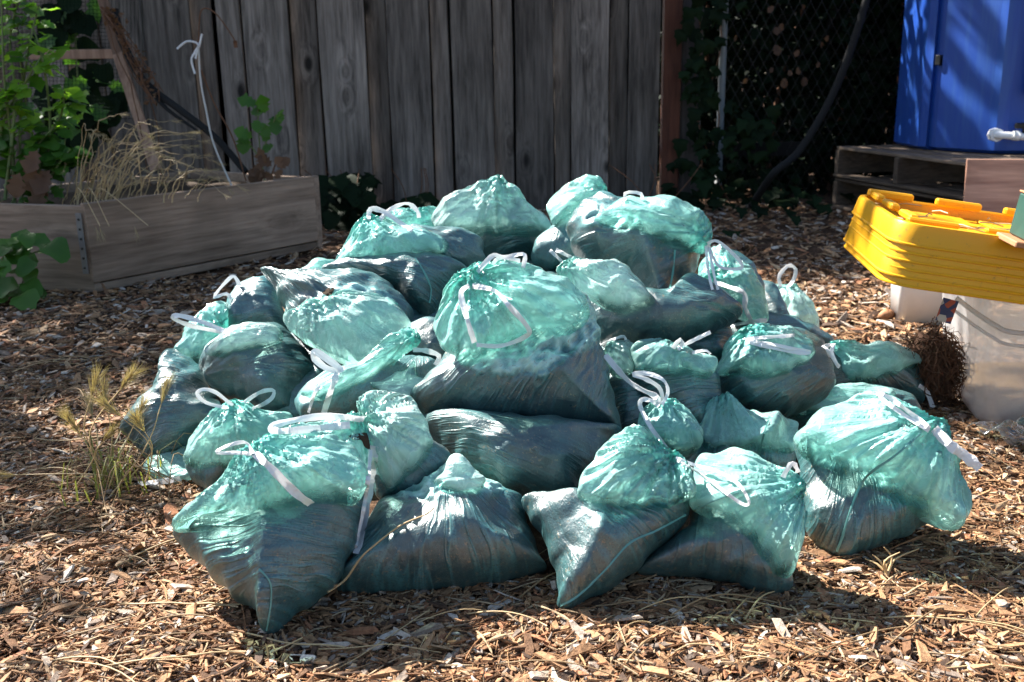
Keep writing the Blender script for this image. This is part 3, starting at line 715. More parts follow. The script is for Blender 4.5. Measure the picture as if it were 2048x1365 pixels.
# ------------------------------------------------------------------ pallets, tank, plywood
def build_tank():
    zt = .385; A = np.array([2.03, 6.30]); Bp = np.array([2.30, 4.98])
    e = nrm(np.append(Bp - A, 0)); R_ = frame(e)          # x along visible side, y to the right-back? make it point away from camera
    y = np.array([e[1], -e[0], 0]); y = y if y[0] > 0 else -y
    R_ = np.stack([e, y, [0, 0, 1.0]], 1)
    if np.linalg.det(R_) < 0: R_[:, 1] *= 1; R_ = np.stack([e, y, [0, 0, 1.0]], 1)
    L = np.linalg.norm(Bp - A); D = 1.05
    def pt(u, v, z): return np.append(A, 0) + e * u + y * v + np.array([0, 0, z])
    for lv, lb in ((0, 'lower weathered wooden pallet, on the ground beneath the blue tank'), (1, 'upper weathered wooden pallet, directly carrying the blue tank')):
        pl = empty('wooden_pallet', lb, 'pallet', pt(L / 2, D / 2, lv * .193), 'pallets stacked under the blue tank')
        z0 = lv * .193 + .004
        for k in range(7):
            rbox('deck_board', pt(L / 2, D * (k + .5) / 7, z0 + .176), L, D / 7 - .035, .018, R_, M['pallet'], pl)
        for k in range(3):
            mb = MB(); mb.box(pt(.03 + (L - .06) * k / 2, D / 2, z0 + .0925), .042, D - .01, .147, R_, .003); mb.build('stringer', M['pallet'], pl)
        for k in range(3):
            rbox('bottom_board', pt(L / 2, .05 + (D - .1) * k / 2, z0 + .0095), L - .01, .10, .017, R_, M['pallet'], pl)
    # tank: profile polygon extruded upward with ribs
    P = [np.array([2.39, 5.90]), np.array([2.415, 5.85]), np.array([2.435, 5.87]), np.array([2.465, 5.82]), np.array([2.445, 5.795]), np.array([2.62, 5.53]), np.array([2.64, 5.49]), np.array([2.69, 5.465]), np.array([3.40, 5.40]), np.array([3.48, 5.47]), np.array([3.5, 6.3]), np.array([3.4, 6.4]), np.array([2.55, 6.42]), np.array([2.41, 6.33])]
    t = empty('blue_tank', 'large blue moulded plastic water tank standing on the pallets at right', 'tank', (2.8, 5.9, zt))
    zs = np.array([zt + .002, zt + .02, .55, .9, 1.25, 1.55, 1.62, 1.64]); ins = np.array([.03, 0, 0, 0, 0, 0, .02, .06])
    Pa = np.array(P); c = Pa.mean(0); n = len(Pa)
    V = np.concatenate([np.column_stack([Pa + (c - Pa) / np.linalg.norm(c - Pa, axis=1, keepdims=True) * i_, np.full(n, z)]) for z, i_ in zip(zs, ins)])
    i = np.arange(len(zs) - 1)[:, None] * n; j = np.arange(n)[None]
    F = np.stack([i + j, i + (j + 1) % n, i + (j + 1) % n + n, i + j + n], -1).reshape(-1, 4)
    V = np.concatenate([V, [[c[0], c[1], zs[-1] + .02], [c[0], c[1], zs[0]]]]); nn = len(zs) * n
    T = np.array([[nn - n + k, nn - n + (k + 1) % n, nn] for k in range(n)] + [[(k + 1) % n, k, nn + 1] for k in range(n)])
    obj('tank_shell', V, [F, T], M['blue'], t)
    # small square socket and bulkhead fitting
    fe = nrm([2.235 - 2.275 + .0, .035, 0]); fd = np.array([-.65, -.76, 0])
    p = at_y(1806, 122, 5.82); mb = MB(); mb.box(np.array([2.438, 5.82, p[2]]), .03, .05, .055, frame([.62, -.78, 0]), .003); mb.build('socket', M['black_plastic'], t)
    nrm_f = nrm([-.08, -1, 0]); q = at_y(1990, 270, 5.44)
    mb = MB(); mb.tube([q + nrm_f * -.02, q + nrm_f * .03], .036, 8); mb.build('bulkhead_nut', M['white_plastic'], t)
    a = q + nrm_f * .03; b = a + np.array([.02, -.03, -.0]); c2 = b + np.array([.16, -.03, -.012])
    mb = MB(); mb.tube(catmull([a, b, c2], 10), .020, 10); v = mb.build('outlet_pipe', M['white_plastic'], t, True)
    mb = MB(); mb.tube([b + np.array([.045, -.01, -.001]), b + np.array([.075, -.016, -.003])], .027, 10); mb.build('collar', M['white_plastic'], v, True)
    mb = MB(); mb.box(b + np.array([.10, -.02, .05]), .11, .025, .03, None, .006); mb.tube([b + np.array([.1, -.02, 0]), b + np.array([.1, -.02, .045])], .014, 8); mb.build('valve_handle', M['black_plastic'], t)
    mb = MB(); mb.box(np.array([3.0, 5.39, 1.15]), .5, .06, .9, frame([.82, -.065, 0]), .02)
    mb.build('moulded_panel', M['blue'], t)
    # plywood
    a = at_y(1926, 318, 4.80); b = at_y(2110, 312, 4.70); zt2 = a[2]
    pw = empty('plywood_sheet', 'reddish plywood sheet leaning against the end of the pallets', 'board', (a[0], 4.7, 0))
    ex = nrm(b - a); ex[2] = 0; ex = nrm(ex); up = nrm([0.02, .12, 1]); Rz = frame(ex, up)
    cen = np.array([a[0], 4.80, 0]) + ex * .45 + np.array([0, -.05, zt2 / 2 + .002])
    rbox('sheet', cen, .9, .018, zt2, Rz, M['ply'], pw, .002)
    mb = MB(); mb.box(cen + Rz @ np.array([0, .0125, -.1]), .7, .006, .05, Rz); mb.build('batten', M['pallet'], pw)
build_tank()

# ------------------------------------------------------------------ clear tote + yellow lids
def rrect(w, d, r, n=6):
    pts = []
    for cx, cy_, a0 in ((w / 2 - r, d / 2 - r, 0), (-w / 2 + r, d / 2 - r, 90), (-w / 2 + r, -d / 2 + r, 180), (w / 2 - r, -d / 2 + r, 270)):
        for k in range(n):
            a = math.radians(a0 + 90 * k / (n - 1)); pts.append((cx + r * math.cos(a), cy_ + r * math.sin(a)))
    return np.array(pts)
def loft(rings, close_bottom=True, close_top=False):
    n = len(rings[0]); V = np.concatenate(rings); m = len(rings)
    i = np.arange(m - 1)[:, None] * n; j = np.arange(n)[None]
    Q = np.stack([i + j, i + (j + 1) % n, i + (j + 1) % n + n, i + j + n], -1).reshape(-1, 4)
    T = []
    if close_bottom: T += [[0, k + 1, k] for k in range(1, n - 1)]
    if close_top: o = (m - 1) * n; T += [[o, o + k, o + k + 1] for k in range(1, n - 1)]
    return V, Q, T
def lid_mesh(w, d, top=True):
    """a tote lid: flared skirt, raised rim, sunken deck with ribs"""
    mb = MB()
    def rg(dx, z, r): return np.column_stack([rrect(w + dx, d + dx, r), np.full(24, z)])
    rings = [rg(.000, 0, .06), rg(.002, .001, .06), rg(.002, .004, .06), rg(-.002, .006, .06), rg(-.004, .014, .06), rg(-.012, .040, .058), rg(-.018, .046, .056), rg(-.036, .047, .05), rg(-.044, .043, .046), rg(-.050, .020, .044)]
    V, Q, T = loft(rings, False, True); mb.add(V, Q, T)
    rings = [rg(-.050, .016, .044), rg(-.024, .038, .056), rg(-.008, .008, .06), rg(-.004, -.001, .06), rg(.000, 0, .06)]
    V, Q, T = loft(rings, True, False); mb.add(V, Q, T)
    return mb
def build_totes():
    g = np.random.default_rng(31)
    # tote body
    ex = nrm([1, -.20, 0]); R_ = frame(ex); fl = at_z(1938, 858)         # front left bottom corner
    w, d, h = .66, .47, .40
    c = fl + R_ @ np.array([w / 2 - .0, d / 2, 0])
    tt = empty('clear_tote', 'cloudy clear plastic storage tote under the yellow lids at the right edge', 'tote', c * [1, 1, 0])
    rings = []
    for z, g0 in ((.006, -.06), (.02, -.045), (.20, -.015), (.36, .01), (.365, .035), (.375, .04), (.40, .04)):
        rings.append(np.column_stack([rrect(w + g0, d + g0, .045), np.full(24, z)]))
    inner = [r.copy() for r in rings[::-1]]
    for r in inner: r[:, :2] *= .992
    V, Q, T = loft(rings, True, False); V = V @ R_.T + c * [1, 1, 0]
    Vi, Qi, Ti = loft(inner, False, True); Vi[:, 2] += .003; Vi = Vi @ R_.T + c * [1, 1, 0]
    mb = MB(); mb.add(V, Q, T); mb.build('tote_wall', M['clear'], tt, True)
    mb = MB(); 
    for z in (.362, .385): mb.tube(np.append(np.column_stack([rrect(w + .045, d + .045, .047), np.full(24, z)]), [[*rrect(w + .045, d + .045, .047)[0], z]], 0) @ R_.T + c * [1, 1, 0], .004, 5)
    mb.build('rim', M['clear'], tt, True)
    # crumpled contents seen through the wall
    P = rrect(w - .1, d - .1, .05); rings = [np.column_stack([P * s, np.full(24, z)]) for z, s in ((.02, 1), (.04, 1.01), (.06, .9), (.07, .5))]
    V, Q, T = loft(rings, True, True); V[:, 2] += .02 * noise2(V[:, 0] * 14, V[:, 1] * 14) * (V[:, 2] > .05); mb = MB(); mb.add(V @ R_.T + c * [1, 1, 0], Q, T); mb.build('contents', M['straw_dark'], tt, True)
    # sticker on the left wall
    s0 = at_y(1894, 622, 2.20)
    rbox('sticker', s0, .034, .002, .055, frame([1, -.35, -.25]), M['sticker'], tt, .0005)
    bp = catmull([at_y(1912, 596, 2.24), at_y(1950, 625, 2.22), at_y(1992, 652, 2.20), at_y(2020, 664, 2.19), at_y(2100, 672, 2.16)], 30)
    mb = MB(); mb.tube(bp, .006, 6); mb.tube(bp + [0, 0, -.03], .004, 6); mb.build('moulded_rim', M['clear'], tt, True)
    # second tote: white, added as the sunlit left end of the clear one
    c2 = at_z(1802, 655) + np.array([.16, .10, 0]); tw = empty('sunlit_tote_end', 'added white bin standing in for the sunlit left end of the clear tote, under the yellow lids', 'tote', c2 * [1, 1, 0])
    rings = [np.column_stack([rrect(.30 + q, .22 + q, .03), np.full(24, z)]) for z, q in ((.004, -.02), (.2, 0), (.34, .02), (.345, .035), (.36, .035))]
    V, Q, T = loft(rings, True, False); mb = MB(); mb.add(V @ R_.T + c2 * [1, 1, 0], Q, T); mb.build('bin_wall', M['white_plastic'], tw, True)
    V, Q, T = loft([r * [.985, .985, 1] for r in rings[::-1]], False, True); mb = MB(); mb.add(V @ R_.T + c2 * [1, 1, 0], Q, T); mb.build('bin_lining', M['white_plastic'], tw, True)
    # lids
    P0 = at_y(1776, 570, 2.08); P1 = at_y(1686, 488, 2.52); P2 = at_y(2048, 622, 1.99)
    ey = nrm(P1 - P0); exx = nrm(P2 - P0); exx = nrm(exx - ey * np.dot(exx, ey)); ez = np.cross(exx, ey)
    RL = np.stack([exx, ey, ez], 1); W, D = .76, np.linalg.norm(P1 - P0)
    cen = P0 + exx * (W / 2 - .012) + ey * (D / 2)
    names = ['bottom', 'second from the bottom', 'third from the bottom', 'fourth from the bottom', 'fifth from the bottom', 'topmost']
    for k in range(6):
        o0 = cen + ez * (.0175 * k) + exx * g.uniform(-.004, .004)
        ld = empty('tote_lid', f'{names[k]} yellow plastic lid of the stack on the clear tote' + (', with straw litter on it' if k == 5 else ''), 'lid', o0, 'stacked yellow tote lids')
        mb = lid_mesh(W * (1 - .003 * k), D * (1 - .003 * k)); V = np.concatenate(mb.V) @ RL.T + o0
        sh_ = obj('lid_shell', V, [np.concatenate(mb.Q), np.concatenate(mb.T)], M['yellow'], ld, True); sh_.data.set_sharp_from_angle(angle=math.radians(32))
        if k == 5:
            Wk, Dk = W * .97, D * .97
            # raised rim blocks (castellated) and deck ribs
            for u in np.arange(-.29, .34, .165):
                for s in (-1, 1):
                    q = o0 + RL @ np.array([u, s * (Dk / 2 - .040), .0515]); mb = MB(); mb.box(q + ez * (.004 if s > 0 else -.002), .11, .020, .018 if s > 0 else .012, RL, .004); mb.build('rim_block', M['yellow'], ld)
            for u in (-.13, .02, .15):
                q = o0 + RL @ np.array([-Wk / 2 + .040, u, .0515]); mb = MB(); mb.box(q, .022, .085, .016, RL, .004); mb.build('rim_block', M['yellow'], ld)
            for u in (-.2, 0, .2):
                for v in (-.1, .09):
                    q = o0 + RL @ np.array([u, v, .0245]); mb = MB(); mb.box(q, .16, .13, .008, RL, .003); mb.build('deck_panel', M['yellow'], ld)
            topo = o0
    for k in range(38):
        u, v = g.uniform(-.33, .2), g.uniform(-.19, .19); a = g.uniform(0, 6.28); L = g.uniform(.03, .12)
        p = topo + RL @ np.array([u, v, .034]); q = topo + RL @ np.array([u + math.cos(a) * L, np.clip(v + math.sin(a) * L, -.2, .2), .034 + g.uniform(0, .008)])
        mb = MB() if k == 0 else mb; mb.tube([p, (p + q) / 2 + [0, 0, .004], q], .0016, 4)
    lit = mb.build('straw_litter', M['straw'], None, kind='stuff'); tag(lit, 'dry straw litter lying in the topmost yellow lid', 'straw')
    # green block
    gp = at_y(2044, 452, 2.02); gb = empty('green_block', 'dark green painted wooden block standing on the yellow lids at the frame edge', 'block', gp)
    mb = MB(); mb.box(gp + [.045, 0, .012], .09, .09, .088, RL, .004); mb.build('painted_block', M['green_paint'], gb)
    mb = MB(); mb.box(gp + [.045, 0, .012] - ez * .051, .13, .11, .012, RL, .002); mb.build('wood_base', M['copper'], gb)
    mb = MB(); mb.box(gp + [.045, 0, .012] + ez * .0465, .092, .092, .004, RL, .001); mb.build('top_edge', M['copper'], gb)
    # crumpled clear sheet on the ground
    n = 40; u, v = np.meshgrid(np.linspace(0, 1, n), np.linspace(0, 1, n)); o = at_z(1935, 872); 
    X = o[0] + u * .40 + v * .10; Yy = o[1] - v * .18 - .05 * u + .02
    Z = .012 + .05 * np.abs(noise2(u * 4, v * 4 + 3)) + .03 * np.abs(noise2(u * 9 + 5, v * 9)) * np.minimum(1, 4 * u)
    i = np.arange(n - 1)[:, None] * n + np.arange(n - 1)[None]; F = np.stack([i, i + 1, i + n + 1, i + n], -1).reshape(-1, 4)
    s = obj('plastic_sheet', np.stack([X, Yy, Z + gh(X, Yy)], -1).reshape(-1, 3), F, M['film_c'], None, True, attrs={'dens': np.zeros(n * n), 'fade': np.zeros(n * n), 'fold': np.stack([u, v * .3, u * 0], -1).reshape(-1, 3)})
    tag(s, 'crumpled clear plastic sheet on the mulch beside the clear tote', 'plastic sheet')
    # dried root clump
    rc = at_z(1868, 812); rc[1] -= .0
    cl = empty('root_clump', 'matted clump of dried brown roots leaning on the clear tote', 'roots', rc * [1, 1, 0])
    mb = MB(); ctr = at_y(1862, 725, rc[1] + .03); hz = ctr[2]
    for k in range(620):
        q = nrm(g.normal(0, 1, 3)) * g.uniform(.45, 1) ** .4; q[2] = abs(q[2]) if g.uniform() < .7 else q[2]
        p = ctr + q * np.array([.065, .06, .085]); v = nrm(g.normal(0, 1, 3) + [.3, -.1, -.2]); P = [p]; L = g.uniform(.05, .2); n = int(L / .011)
        for j in range(n):                                   # wandering strands that hang round the ball
            rad = (P[-1] - ctr) / np.array([.075, .07, .10]); rn = np.linalg.norm(rad)
            v = nrm(v + g.normal(0, .38, 3) + np.array([.05, 0, -.30]) - rad * max(0, rn - .85) * .9); nx = P[-1] + v * .011; nx[2] = max(nx[2], .006); P.append(nx)
        mb.tube(np.array(P), np.linspace(1, .5, len(P)) * g.choice([.0008, .0011, .0016, .0026], p=[.28, .30, .22, .20]), 3, False)
    for k in range(90):
        s_ = ctr + nrm(g.normal(0, 1, 3) + [-.4, -.2, .8]) * np.array([.07, .065, .09]); v = nrm(g.normal(0, 1, 3) + [-.3, -.2, .6]); P = [s_]
        for j in range(g.integers(2, 6)): v = nrm(v + g.normal(0, .6, 3)); P.append(P[-1] + v * .012)
        mb.tube(np.array(P), g.choice([.0007, .001, .002]), 3, False)
    mb.build('root_mat', M['root'], cl, kind='stuff')
    mb = MB(); th = np.linspace(0, np.pi, 14); ph = np.linspace(0, 2 * np.pi, 22, endpoint=False)
    V = np.array([[ctr[0] + .056 * math.sin(t) * math.cos(p), ctr[1] + .052 * math.sin(t) * math.sin(p), max(.004, hz * .92 + hz * .95 * math.cos(t) * .85)] for t in th for p in ph])
    V[:, :2] += (.014 * noise2(V[:, 0] * 40, V[:, 2] * 40))[:, None] * [1, -1]; V[:, 2] = np.minimum(V[:, 2] + .01 * noise2(V[:, 0] * 50, V[:, 1] * 50), hz + .075)
    i = np.arange(13)[:, None] * 22; j = np.arange(22)[None]; mb.add(V, np.stack([i + j, i + j + 22, i + (j + 1) % 22 + 22, i + (j + 1) % 22], -1).reshape(-1, 4)); mb.build('root_core', M['root'], cl, True)
build_totes()

# ------------------------------------------------------------------ planter
def build_planter():
    g = np.random.default_rng(41)
    C0 = at_z(192, 588); C1 = at_z(648, 497); ex = nrm((C1 - C0) * [1, 1, 0]); H = .372
    L = np.linalg.norm((C1 - C0)[:2]); R_ = frame(ex); yb = R_[:, 1]
    D0 = at_z(-330, 560); el = nrm((D0 - C0) * [1, 1, 0]); LL = 1.35; RlL = frame(el)
    pb = empty('planter_box', 'weathered wooden raised planter box standing left against the fence', 'planter', C0 * [1, 1, 0])
    rbox('plank', C0 * [1, 1, 0] + ex * L / 2 + np.array([0, 0, .045 + (H - .045) / 2]) + yb * .02, L, .036, H - .045, R_, M['planter'], pb)
    rbox('bottom_plank', C0 * [1, 1, 0] + ex * L / 2 + np.array([0, 0, .02]) + yb * .026, L - .01, .034, .036, R_, M['planter'], pb)
    rbox('plank', C0 * [1, 1, 0] + el * (LL / 2 + .012) + np.array([0, 0, H / 2 - .004]) + np.array([.012, .022, 0]), LL, .034, H - .012, RlL, M['planter'], pb)
    # far sides
    E1 = C1 * [1, 1, 0]; ny = np.array([-ex[1], ex[0], 0]); 
    mb = MB(); mb.box(E1 + ny * .50 - ex * .02 + np.array([0, 0, H / 2]), 1.0, .034, H - .02, frame(ny), .003); mb.build('plank', M['planter'], pb)
    mb = MB(); mb.box(C0 * [1, 1, 0] + ny * 1.0 + ex * L * .4 + np.array([0, 0, H / 2]), L * 1.1, .034, H - .03, R_, .003); mb.build('plank', M['planter'], pb)
    # perforated bracket at the corner
    cb = C0 * [1, 1, 0] + el * .035 + np.array([0, -.002, H * .56]); RB = RlL
    mb = MB(); mb.box(cb + np.array([-.0, -.002, 0]), .028, .004, .25, RB, .001); br = mb.build('corner_bracket', M['steel'], pb)
    for k in range(6):
        mb = MB(); q = cb + np.array([0, -.0055, -.10 + .04 * k]); mb.tube([q, q + [0, -.002, 0]], .005, 8); mb.build('screw_hole', M['black_plastic'], br)
    # soil
    a, b, c, d = C0 * [1, 1, 0] + ex * .05 + yb * .05, E1 + yb * .05 - ex * .05, E1 + ny * .98, C0 * [1, 1, 0] + el * 1.2 + ny * .9
    n = 24; u, v = np.meshgrid(np.linspace(0, 1, n), np.linspace(0, 1, n)); u = u[..., None]; v = v[..., None]
    P = a * (1 - u) * (1 - v) + b * u * (1 - v) + c * u * v + d * (1 - u) * v; P[..., 2] = H - .06 + .03 * noise2(P[..., 0] * 9, P[..., 1] * 9)
    i = np.arange(n - 1)[:, None] * n + np.arange(n - 1)[None]
    obj('soil', P.reshape(-1, 3), np.stack([i, i + 1, i + n + 1, i + n], -1).reshape(-1, 4), M['soil'], pb, True)
    def inb(px, py, Y): return at_y(px, py, Y)
    Yp = 4.55
    # trellis
    tr = empty('trellis', 'leaning wooden lath trellis with green netting above the planter', 'trellis', inb(300, 380, 5.3) * [1, 1, 0])
    def lath(a, b, w, nm, Y1, Y2):
        p, q = at_y(*a, Y1), at_y(*b, Y2); mb = MB(); z = nrm(q - p); y = np.array([0, -1.0, 0]); x = nrm(np.cross(y, z)); y = np.cross(z, x)
        mb.box((p + q) / 2, w, .02, np.linalg.norm(q - p), np.stack([x, y, z], 1), .002); mb.build(nm, M['lath'], tr)
    lath((190, -60), (238, 112), .055, 'lath', 5.45, 5.40); lath((236, 108), (312, 340), .055, 'lath', 5.375, 5.2); lath((60, 110), (246, 108), .048, 'cross_lath', 5.43, 5.43)
    mb = MB()
    for k in range(44):
        x = -40 + 7.5 * k; 
        if x < 300: mb.tube([at_y(x, -40, 5.5), at_y(x + 6, 240, 5.47)], .0012, 3, False)
    for k in range(38):
        y = -40 + 7.5 * k; mb.tube([at_y(-40, y, 5.49), at_y(205 + y * .28, y, 5.49)], .0012, 3, False)
    mb.build('netting', M['net'], tr, kind='stuff')
    # dark branch and dried vine
    b = empty('dark_branch', 'long dark bare branch slanting across the fence into the planter', 'branch', inb(490, 360, 5.1) * [1, 1, 0])
    mb = MB(); mb.tube(catmull([at_y(228, 20, 5.36), at_y(245, 85, 5.33), at_y(290, 165, 5.3), at_y(360, 220, 5.2), at_y(430, 275, 5.1), at_y(492, 345, 5.0)], 40), np.linspace(.024, .016, 40), 8); mb.build('limb', M['hose'], b, True)
    mb = MB(); mb.tube(catmull([at_y(290, 165, 5.3), at_y(330, 215, 5.22), at_y(395, 262, 5.12)], 14), np.linspace(.015, .006, 14), 6); mb.build('side_limb', M['hose'], b, True)
    vv = empty('dried_vine', 'tangled dried brown vine hanging beside the trellis post', 'vine', inb(310, 380, 5.2) * [1, 1, 0])
    mb = MB()
    for k in range(9):
        t = np.linspace(0, 1, 12); P = np.array([at_y(205 + 110 * tt + 18 * math.sin(5 * tt + k) * tt, 20 + (170 + 200 * (k % 5 == 0)) * tt ** 1.2, 5.26) for tt in t]) + np.cumsum(g.normal(0, .010, (12, 3)), 0)
        mb.tube(P, .0028, 4)
    V = np.concatenate([at_y(212 + 100 * t + g.normal(0, 9), 25 + 170 * t ** 1.2 + g.normal(0, 8), 5.25)[None] for t in g.uniform(0, 1, 130)])
    mb.build('strands', M['vine'], vv, True)
    lv, lf = leaf_cloud(130, lambda n: V, .03, g); obj('withered_leaves', lv, lf, M['dead'], vv, kind='stuff')
    # white rod, tie and dry stalks
    rd = empty('garden_stake', 'thin pale curved stake with a white tie above the planter', 'stake', inb(462, 372, 5.0) * [1, 1, 0])
    mb = MB(); mb.tube(catmull([at_y(397, 95, 5.05), at_y(401, 160, 5.05), at_y(412, 220, 5.03), at_y(428, 290, 5.0), at_y(466, 378, 4.95)], 26), .0046, 6); mb.build('rod', M['rod'], rd, True)
    mb = MB(); mb.tube(catmull([at_y(397, 95, 5.05), at_y(400, 30, 5.05), at_y(412, 17, 5.05), at_y(432, 28, 5.05), at_y(455, 58, 5.05), at_y(472, 85, 5.05)], 24), .0032, 5); mb.tube([at_y(470, 82, 5.05), at_y(472, 96, 5.05)], .010, 6); mb.build('dry_tip', M['vine'], rd, True)
    mb = MB(); mb.tube(catmull([at_y(402, 140, 5.07), at_y(430, 210, 5.07), at_y(465, 275, 5.03), at_y(492, 362, 4.98)], 18), .0040, 5); mb.build('stalk', M['vine'], rd, True)
    for pts in ([(398, 92), (390, 85), (372, 84), (354, 98)], [(398, 92), (388, 108), (383, 122), (390, 148)], [(398, 95), (401, 80), (404, 68)], [(396, 96), (393, 108), (391, 118)]):
        P = catmull([at_y(*q, 5.03) for q in pts], 12); mb = MB(); mb.tube(P, np.array([.0055] + [.0055] * 11), 5); V = np.concatenate(mb.V); mb.build('white_tie', M['tape'], rd, True)
    # leafy shoot in front of the fence
    sh = empty('leafy_shoot', 'small green leafy shoot rising behind the right part of the planter', 'plant', inb(525, 360, 5.1) * [1, 1, 0])
    for pts in ([(530, 365), (520, 300), (515, 215)], [(522, 310), (540, 265), (552, 230)], [(522, 320), (500, 290), (482, 268)]):
        mb = MB(); mb.tube(catmull([at_y(*q, 5.1) for q in pts], 10), .004, 5); mb.build('stem', M['stem'], sh, True)
    for px, py, s in ((515, 212, .09), (500, 225, .08), (530, 228, .09), (545, 232, .085), (556, 238, .075), (490, 268, .09), (506, 276, .085), (478, 265, .07), (540, 255, .07), (548, 290, .06), (513, 240, .07), (560, 222, .05), (525, 245, .07)):
        add_leaf('lobed_l', at_y(px, py, 5.08 + g.uniform(-.04, .04)), (g.normal(0, .7), -.3, g.normal(-.1, .5)), (g.normal(0, .3), -.8, .6), s * 1.15, sh, g)
    dl = empty('withered_leaf_tuft', 'pinkish withered leaves above the right end of the planter', 'plant', inb(545, 355, 5.0) * [1, 1, 0])
    for k in range(12): add_leaf('lobed_d', at_y(g.uniform(505, 575), g.uniform(325, 352), 5.0), (g.normal(0, .5), -.2, g.choice([-1, 1]) * .7), (g.normal(0, .3), -1, .3), g.uniform(.05, .09), dl, g)
    mb = MB(); mb.tube(catmull([at_y(540, 365, 5.0), at_y(545, 345, 5.0), at_y(552, 325, 5.0)], 6), .004, 5); mb.build('stem', M['vine'], dl, True)
    # dry grass with foxtail heads
    dg = empty('dry_grass_clump', 'arching clump of dry foxtail grass in the planter', 'grass', inb(170, 400, 4.5) * [1, 1, 0])
    mb = MB(); heads = []
    for k in range(58):
        x0 = g.uniform(125, 240) if k < 42 else g.uniform(240, 400); y0 = g.uniform(385, 405) - (x0 > 240) * 15
        tx = x0 + g.uniform(20, 190) * (1 if k < 42 else .5); ty = y0 - g.uniform(30, 165) * (1 if k < 42 else .5)
        if k % 9 == 0: tx, ty = x0 + g.uniform(-60, 10), y0 - g.uniform(60, 140)
        Y0 = g.uniform(4.25, 4.6); Y1 = Y0 + g.uniform(-.25, .15)
        P = catmull([at_y(x0, y0 + 15, Y0), at_y(x0 + (tx - x0) * .25, y0 + (ty - y0) * .55, Y0), at_y(x0 + (tx - x0) * .6, y0 + (ty - y0) * .92, (Y0 + Y1) / 2), at_y(tx, ty + g.uniform(0, 26), Y1)], 14)
        mb.tube(P + g.normal(0, .004, (14, 3)), np.linspace(.0028, .0012, 14) * g.uniform(.6, 1.3), 4); heads.append((P[-1], nrm(P[-1] - P[-2])))
    mb.build('stems', M['straw'], dg, True, kind='stuff')
    mbh = MB()
    for k in range(3):
        x0 = g.uniform(130, 200); a = at_y(x0, 395, 4.1); mbh.tube(catmull([a, a + [.05, -.06, .04], a + [g.uniform(0, .3), -.14, -.10]], 10), .002, 4)
        heads.append((a + [g.uniform(0, .3), -.14, -.10], np.array([.2, -.1, -.9])))
    mbh.build('drooping_stems', M['straw'], dg, True, kind='stuff')
    foxtails(heads, .06, 26, dg, g)
    # tall leafy plant on the left
    pl = empty('leafy_weed', 'tall bright green leafy weed growing from the left of the planter', 'plant', inb(60, 400, 4.4) * [1, 1, 0])
    stems = [[(30, 420), (25, 300), (8, 150), (2, -30)], [(45, 420), (40, 250), (55, 110), (78, 10)], [(70, 420), (80, 330), (60, 260), (40, 120)], [(20, 420), (70, 300), (118, 240), (130, 180)], [(0, 420), (-20, 250), (-15, 60)], [(60, 430), (110, 340), (140, 300)]]
    stems += [[(90, 420), (100, 250), (85, 120), (60, 40)], [(10, 400), (30, 200), (20, 80), (45, -30)], [(-10, 400), (5, 250), (60, 150), (95, 95)]]
    for s in stems:
        P = catmull([at_y(*q, 4.4 + .05 * math.sin(q[1] * .03)) for q in s], 26); mb = MB(); mb.tube(P, np.linspace(.0075, .003, 26), 6); mb.build('stem', M['stem'], pl, True)
        for k in range(36):
            p = P[g.integers(3, 26)]; a = g.uniform(0, 6.28); hi = p[2] > .62
            d = np.array([math.cos(a), math.sin(a) * .8, g.uniform(-.5, .5)])
            kd = ('lobed_y' if g.uniform() < .72 else 'lobed_l') if hi else ('round_l' if g.uniform() < .6 else 'lobed_l')  # upper leaves mostly take the brighter copy, sunlight put into their colour
            add_leaf(kd, p + d * .02, d, (g.normal(0, .4), -.4, 1), g.uniform(.045, .105), pl, g)
    for px, py in ((100, 340), (60, 330), (75, 300), (95, 355), (40, 345), (80, 375)):
        add_leaf('lobed_d', at_y(px, py, 4.3), (g.normal(0, .4), -.3, -1), (0, -1, .2), g.uniform(.09, .14), pl, g)
    br = empty('bright_sprig', 'little bright yellow-green sprig in front of the trellis netting', 'plant', inb(135, 395, 4.6) * [1, 1, 0])
    mb = MB(); mb.tube(catmull([at_y(120, 400, 4.6), at_y(128, 300, 4.6), at_y(140, 225, 4.6)], 10), .003, 5); mb.build('stem', M['stem'], br, True)
    for k in range(14): add_leaf('round_y', at_y(g.normal(138, 14), g.normal(236, 14), 4.58 + g.uniform(-.05, .05)), (g.normal(0, .8), -.3, g.normal(.2, .5)), (g.normal(0, .4), -.7, .7), g.uniform(.025, .05), br, g)
    bk = empty('netting_climber', 'dark leafy climber behind the green netting', 'plant', inb(160, 380, 5.7) * [1, 1, 0])
    mb = MB(); mb.tube(catmull([at_y(150, 400, 5.7), at_y(160, 250, 5.7), at_y(150, 60, 5.7), at_y(160, -40, 5.7)], 16), .005, 5); mb.build('stem', M['stem'], bk, True)
    for cx, cy_, n in ((150, 25, 12), (125, 70, 8), (185, 160, 12), (170, 205, 14), (110, 190, 10), (150, 250, 14), (100, 280, 10)):
        for k in range(n): add_leaf('round_i' if k % 3 else 'lobed_l', at_y(g.normal(cx, 22), g.normal(cy_, 20), 5.7 + g.uniform(-.1, .1)), (g.normal(0, .6), -.3, -.6), (g.normal(0, .3), -1, .4), g.uniform(.09, .16), bk, g)
    # leafy plant on the ground in front of the planter
    lw = empty('low_leafy_plant', 'low glossy green leafy plant on the ground left, before the planter', 'plant', at_z(45, 590) * [1, 1, 0])
    base = at_z(45, 590)
